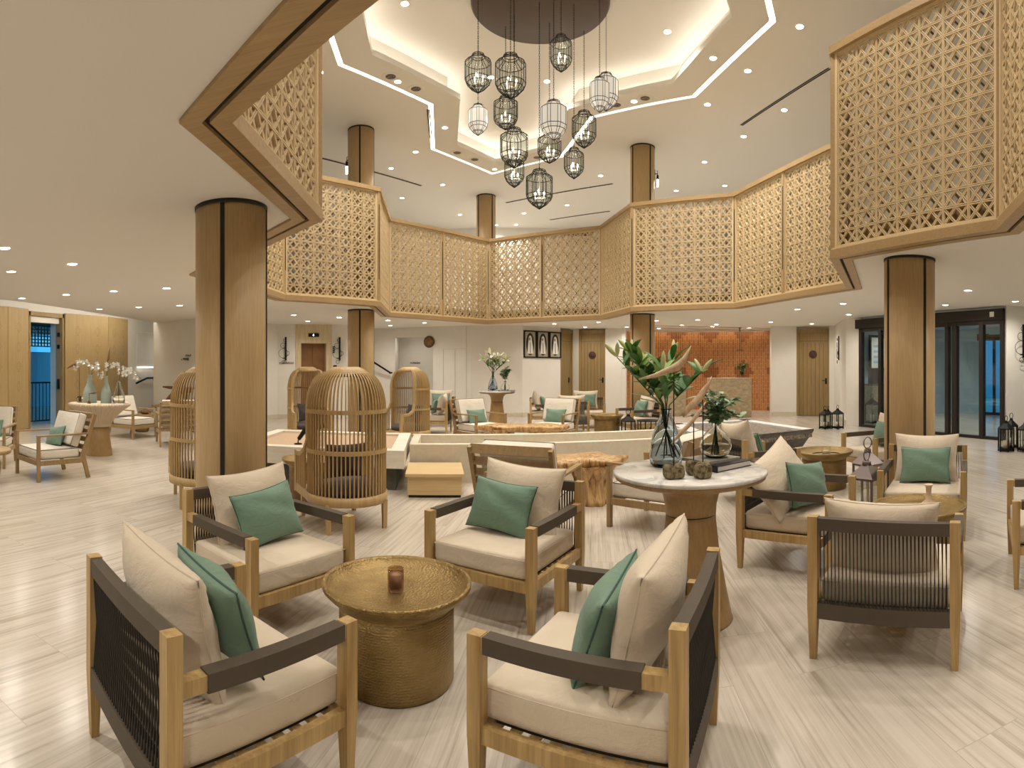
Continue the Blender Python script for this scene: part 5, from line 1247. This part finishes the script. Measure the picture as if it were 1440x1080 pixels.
# ------------------------------------------------------------------ glass entrance on the right
G0, G1 = Vector((7.93, 11.30)), Vector((8.48, 7.20)); gd = (G1 - G0).normalized()
ga = math.degrees(math.atan2(gd.y, gd.x)); GL = (G1 - G0).length
t = thing('door_6', 'dark framed sliding glass entrance doors', None, (G0.x, G0.y, 0), ga); t['kind'] = 'structure'
def gx(Y): return (G0.y - Y) / (G0.y - G1.y) * GL
b = MB(); b.box((-.1, -.05, 2.38), (GL, .16, 2.60)); b.build('header', 'bronze', t)
b = MB(); b.box((0, 0, 0), (GL, .08, .06)); b.box((0, 0, 2.30), (GL, .08, 2.38)); b.build('rail', 'bronze', t)
for Y, w in ((11.26, .10), (10.60, .09), (9.6, .09), (8.62, .09), (8.42, .13), (7.74, .10), (7.25, .08)):
    b = MB(); x = gx(Y); b.box((x - w / 2, -.01, .0), (x + w / 2, .09, 2.38)); b.build('stile', 'bronze', t)
for y0, y1 in ((11.21, 10.65), (10.55, 9.65), (9.55, 8.66), (8.35, 7.79), (7.69, 7.28)):
    b = MB(); b.box((gx(y0), .035, .06), (gx(y1), .043, 2.30)); b.build('glass_pane', 'pane', t)
b = MB(); b.box((GL - .30, -.06, 2.44), (GL - .20, -.05, 2.54)); b.build('sensor', 'white_trim', t)
wall_run('wall_vestibule', [(8.15, 11.75), (8.75, 12.98), (12.3, 12.9), (12.75, 11.75)], 0, 2.62, 'bluewall')
wall_run('wall_vestibule_right', [(13.2, 9.3), (13.3, 5.2), (8.6, 5.2)], 0, 2.62, 'bluewall')
t = thing('door_7', 'outer dark framed glass doors beyond the vestibule', None, (12.75, 11.75, 0), math.degrees(math.atan2(9.3 - 11.75, .45))); t['kind'] = 'structure'
OL = math.hypot(2.45, .45)
b = MB(); b.box((-.1, -.06, 2.25), (OL, .1, 2.45)); b.build('header', 'bronze', t)
for x in (0, .42, .85, 1.3, 1.75, 2.2): b = MB(); b.box((x, -.0, 0), (x + .07, .07, 2.25)); b.build('stile', 'bronze', t)
b = MB(); b.box((0, 0, 0), (OL, .07, .08)); b.build('rail', 'bronze', t)
b = MB(); b.box((.05, .03, .08), (OL, .036, 2.25)); b.build('glass_pane', 'pane', t)
mb = MB(); mb.box((12.75, 9.2, 2.42), (13.0, 11.9, 2.66)); struct('wall_vestibule_head', mb, 'bluewall')
t = thing('framed_print', 'dark framed print inside the glass vestibule', 'picture', (9.35, 12.86, 1.35)); b = MB(); [b.box(*q) for q in (((0, -.04, 0), (.07, 0, 1.0)), ((.83, -.04, 0), (.9, 0, 1.0)), ((0, -.04, 0), (.9, 0, .07)), ((0, -.04, .93), (.9, 0, 1.0)))]; b.build('picture_frame', 'black', t)
b = MB(); b.box((.05, -.02, .05), (.85, -.005, .95)); b.build('print', 'paper_white', t); b = MB(); [b.box((.15, -.024, .2 + k * .15), (.75, -.02, .27 + k * .15)) for k in range(4)]; b.build('print_lines', 'bluewall', t)
t = thing('console_cabinet', 'grey console cabinet in the glass vestibule', 'cabinet', (9.0, 12.2, 0)); b = MB(); b.box((0, 0, 0), (1.4, .5, .95)); b.build('body', 'desk', t); b = MB(); b.box((-.02, -.02, .95), (1.42, .52, .99)); b.build('top', 'granite', t); b = MB(); b.box((.1, .1, .99), (.3, .35, 1.4)); b.build('black_box', 'black', t)
lantern(8.65, 11.75, 10, .75, .24, 'blue grey lantern inside the glass vestibule')
for k, (x, y, s) in enumerate([(14.9, 11.9, .9), (16.3, 10.9, 1.15), (14.5, 10.6, .62), (17.4, 13.3, 1.3), (15.2, 9.2, .8)]):
    rr = random.Random(k); t = thing('garden_shrub', ['round bluish shrub outside, middle one', 'tall bluish shrub outside on the right', 'low shrub just outside the outer doors', 'rear bushy shrub outside', 'shrub outside hidden by the wall'][k], 'shrub', (x, y, 0), 0, 'garden shrubs outside the entrance')
    b = MB()
    for j in range(420):
        a = rr.uniform(0, 6.28); e = math.acos(rr.uniform(-.2, 1)); q = rr.uniform(.75, 1) * s * .6; p = (q * math.sin(e) * math.cos(a), q * math.sin(e) * math.sin(a), .35 * s + q * math.cos(e))
        leaf(b, p, (math.cos(a) * math.sin(e), math.sin(a) * math.sin(e), math.cos(e) + .2), .14 * s, .05 * s, .6, 3, .2)
    b.lathe([(.04, 0), (.05, .4 * s)], 8); tag(b.build('foliage', 'shrub', t), kind='stuff')
mb = MB(); mb.box((20.0, 9.0, 0), (20.2, 30, 3.2)); struct('wall_garden', mb, 'bluewall')
mb = MB(); mb.box((17, -10, -.22), (40, 40, -.02)); struct('floor_garden', mb, 'cast')

# ------------------------------------------------------------------ daylight, camera, output
w = bpy.data.worlds.new('World'); SC.world = w; w.use_nodes = True
bg = w.node_tree.nodes['Background']; bg.inputs[0].default_value = (.06, .38, .72, 1); bg.inputs[1].default_value = .8
cd = bpy.data.cameras.new('Camera'); cam = bpy.data.objects.new('Camera', cd); COL.objects.link(cam); SC.camera = cam
cam.location = (0, 0, EYE); cam.rotation_euler = (PI / 2, 0, 0)
F = 798.0; HOR = 516.0
cd.type = 'PANO'; cd.panorama_type = 'CENTRAL_CYLINDRICAL'
cd.central_cylindrical_range_u_min = -720 / F; cd.central_cylindrical_range_u_max = 720 / F
cd.central_cylindrical_range_v_min = -(1080 - HOR) / F; cd.central_cylindrical_range_v_max = HOR / F
cd.central_cylindrical_radius = 1.0
cd.clip_start = .02
vs_ = SC.view_settings; vs_.view_transform = 'Standard'; vs_.look = 'None'; vs_.gamma = 1; vs_.exposure = 0.85
SC.cycles.max_bounces = 8; SC.cycles.diffuse_bounces = 4; SC.cycles.glossy_bounces = 3; SC.cycles.transmission_bounces = 8; SC.cycles.transparent_max_bounces = 12
SC.cycles.sample_clamp_indirect = 4; SC.cycles.caustics_reflective = False; SC.cycles.caustics_refractive = False
SC.cycles.use_denoising = True
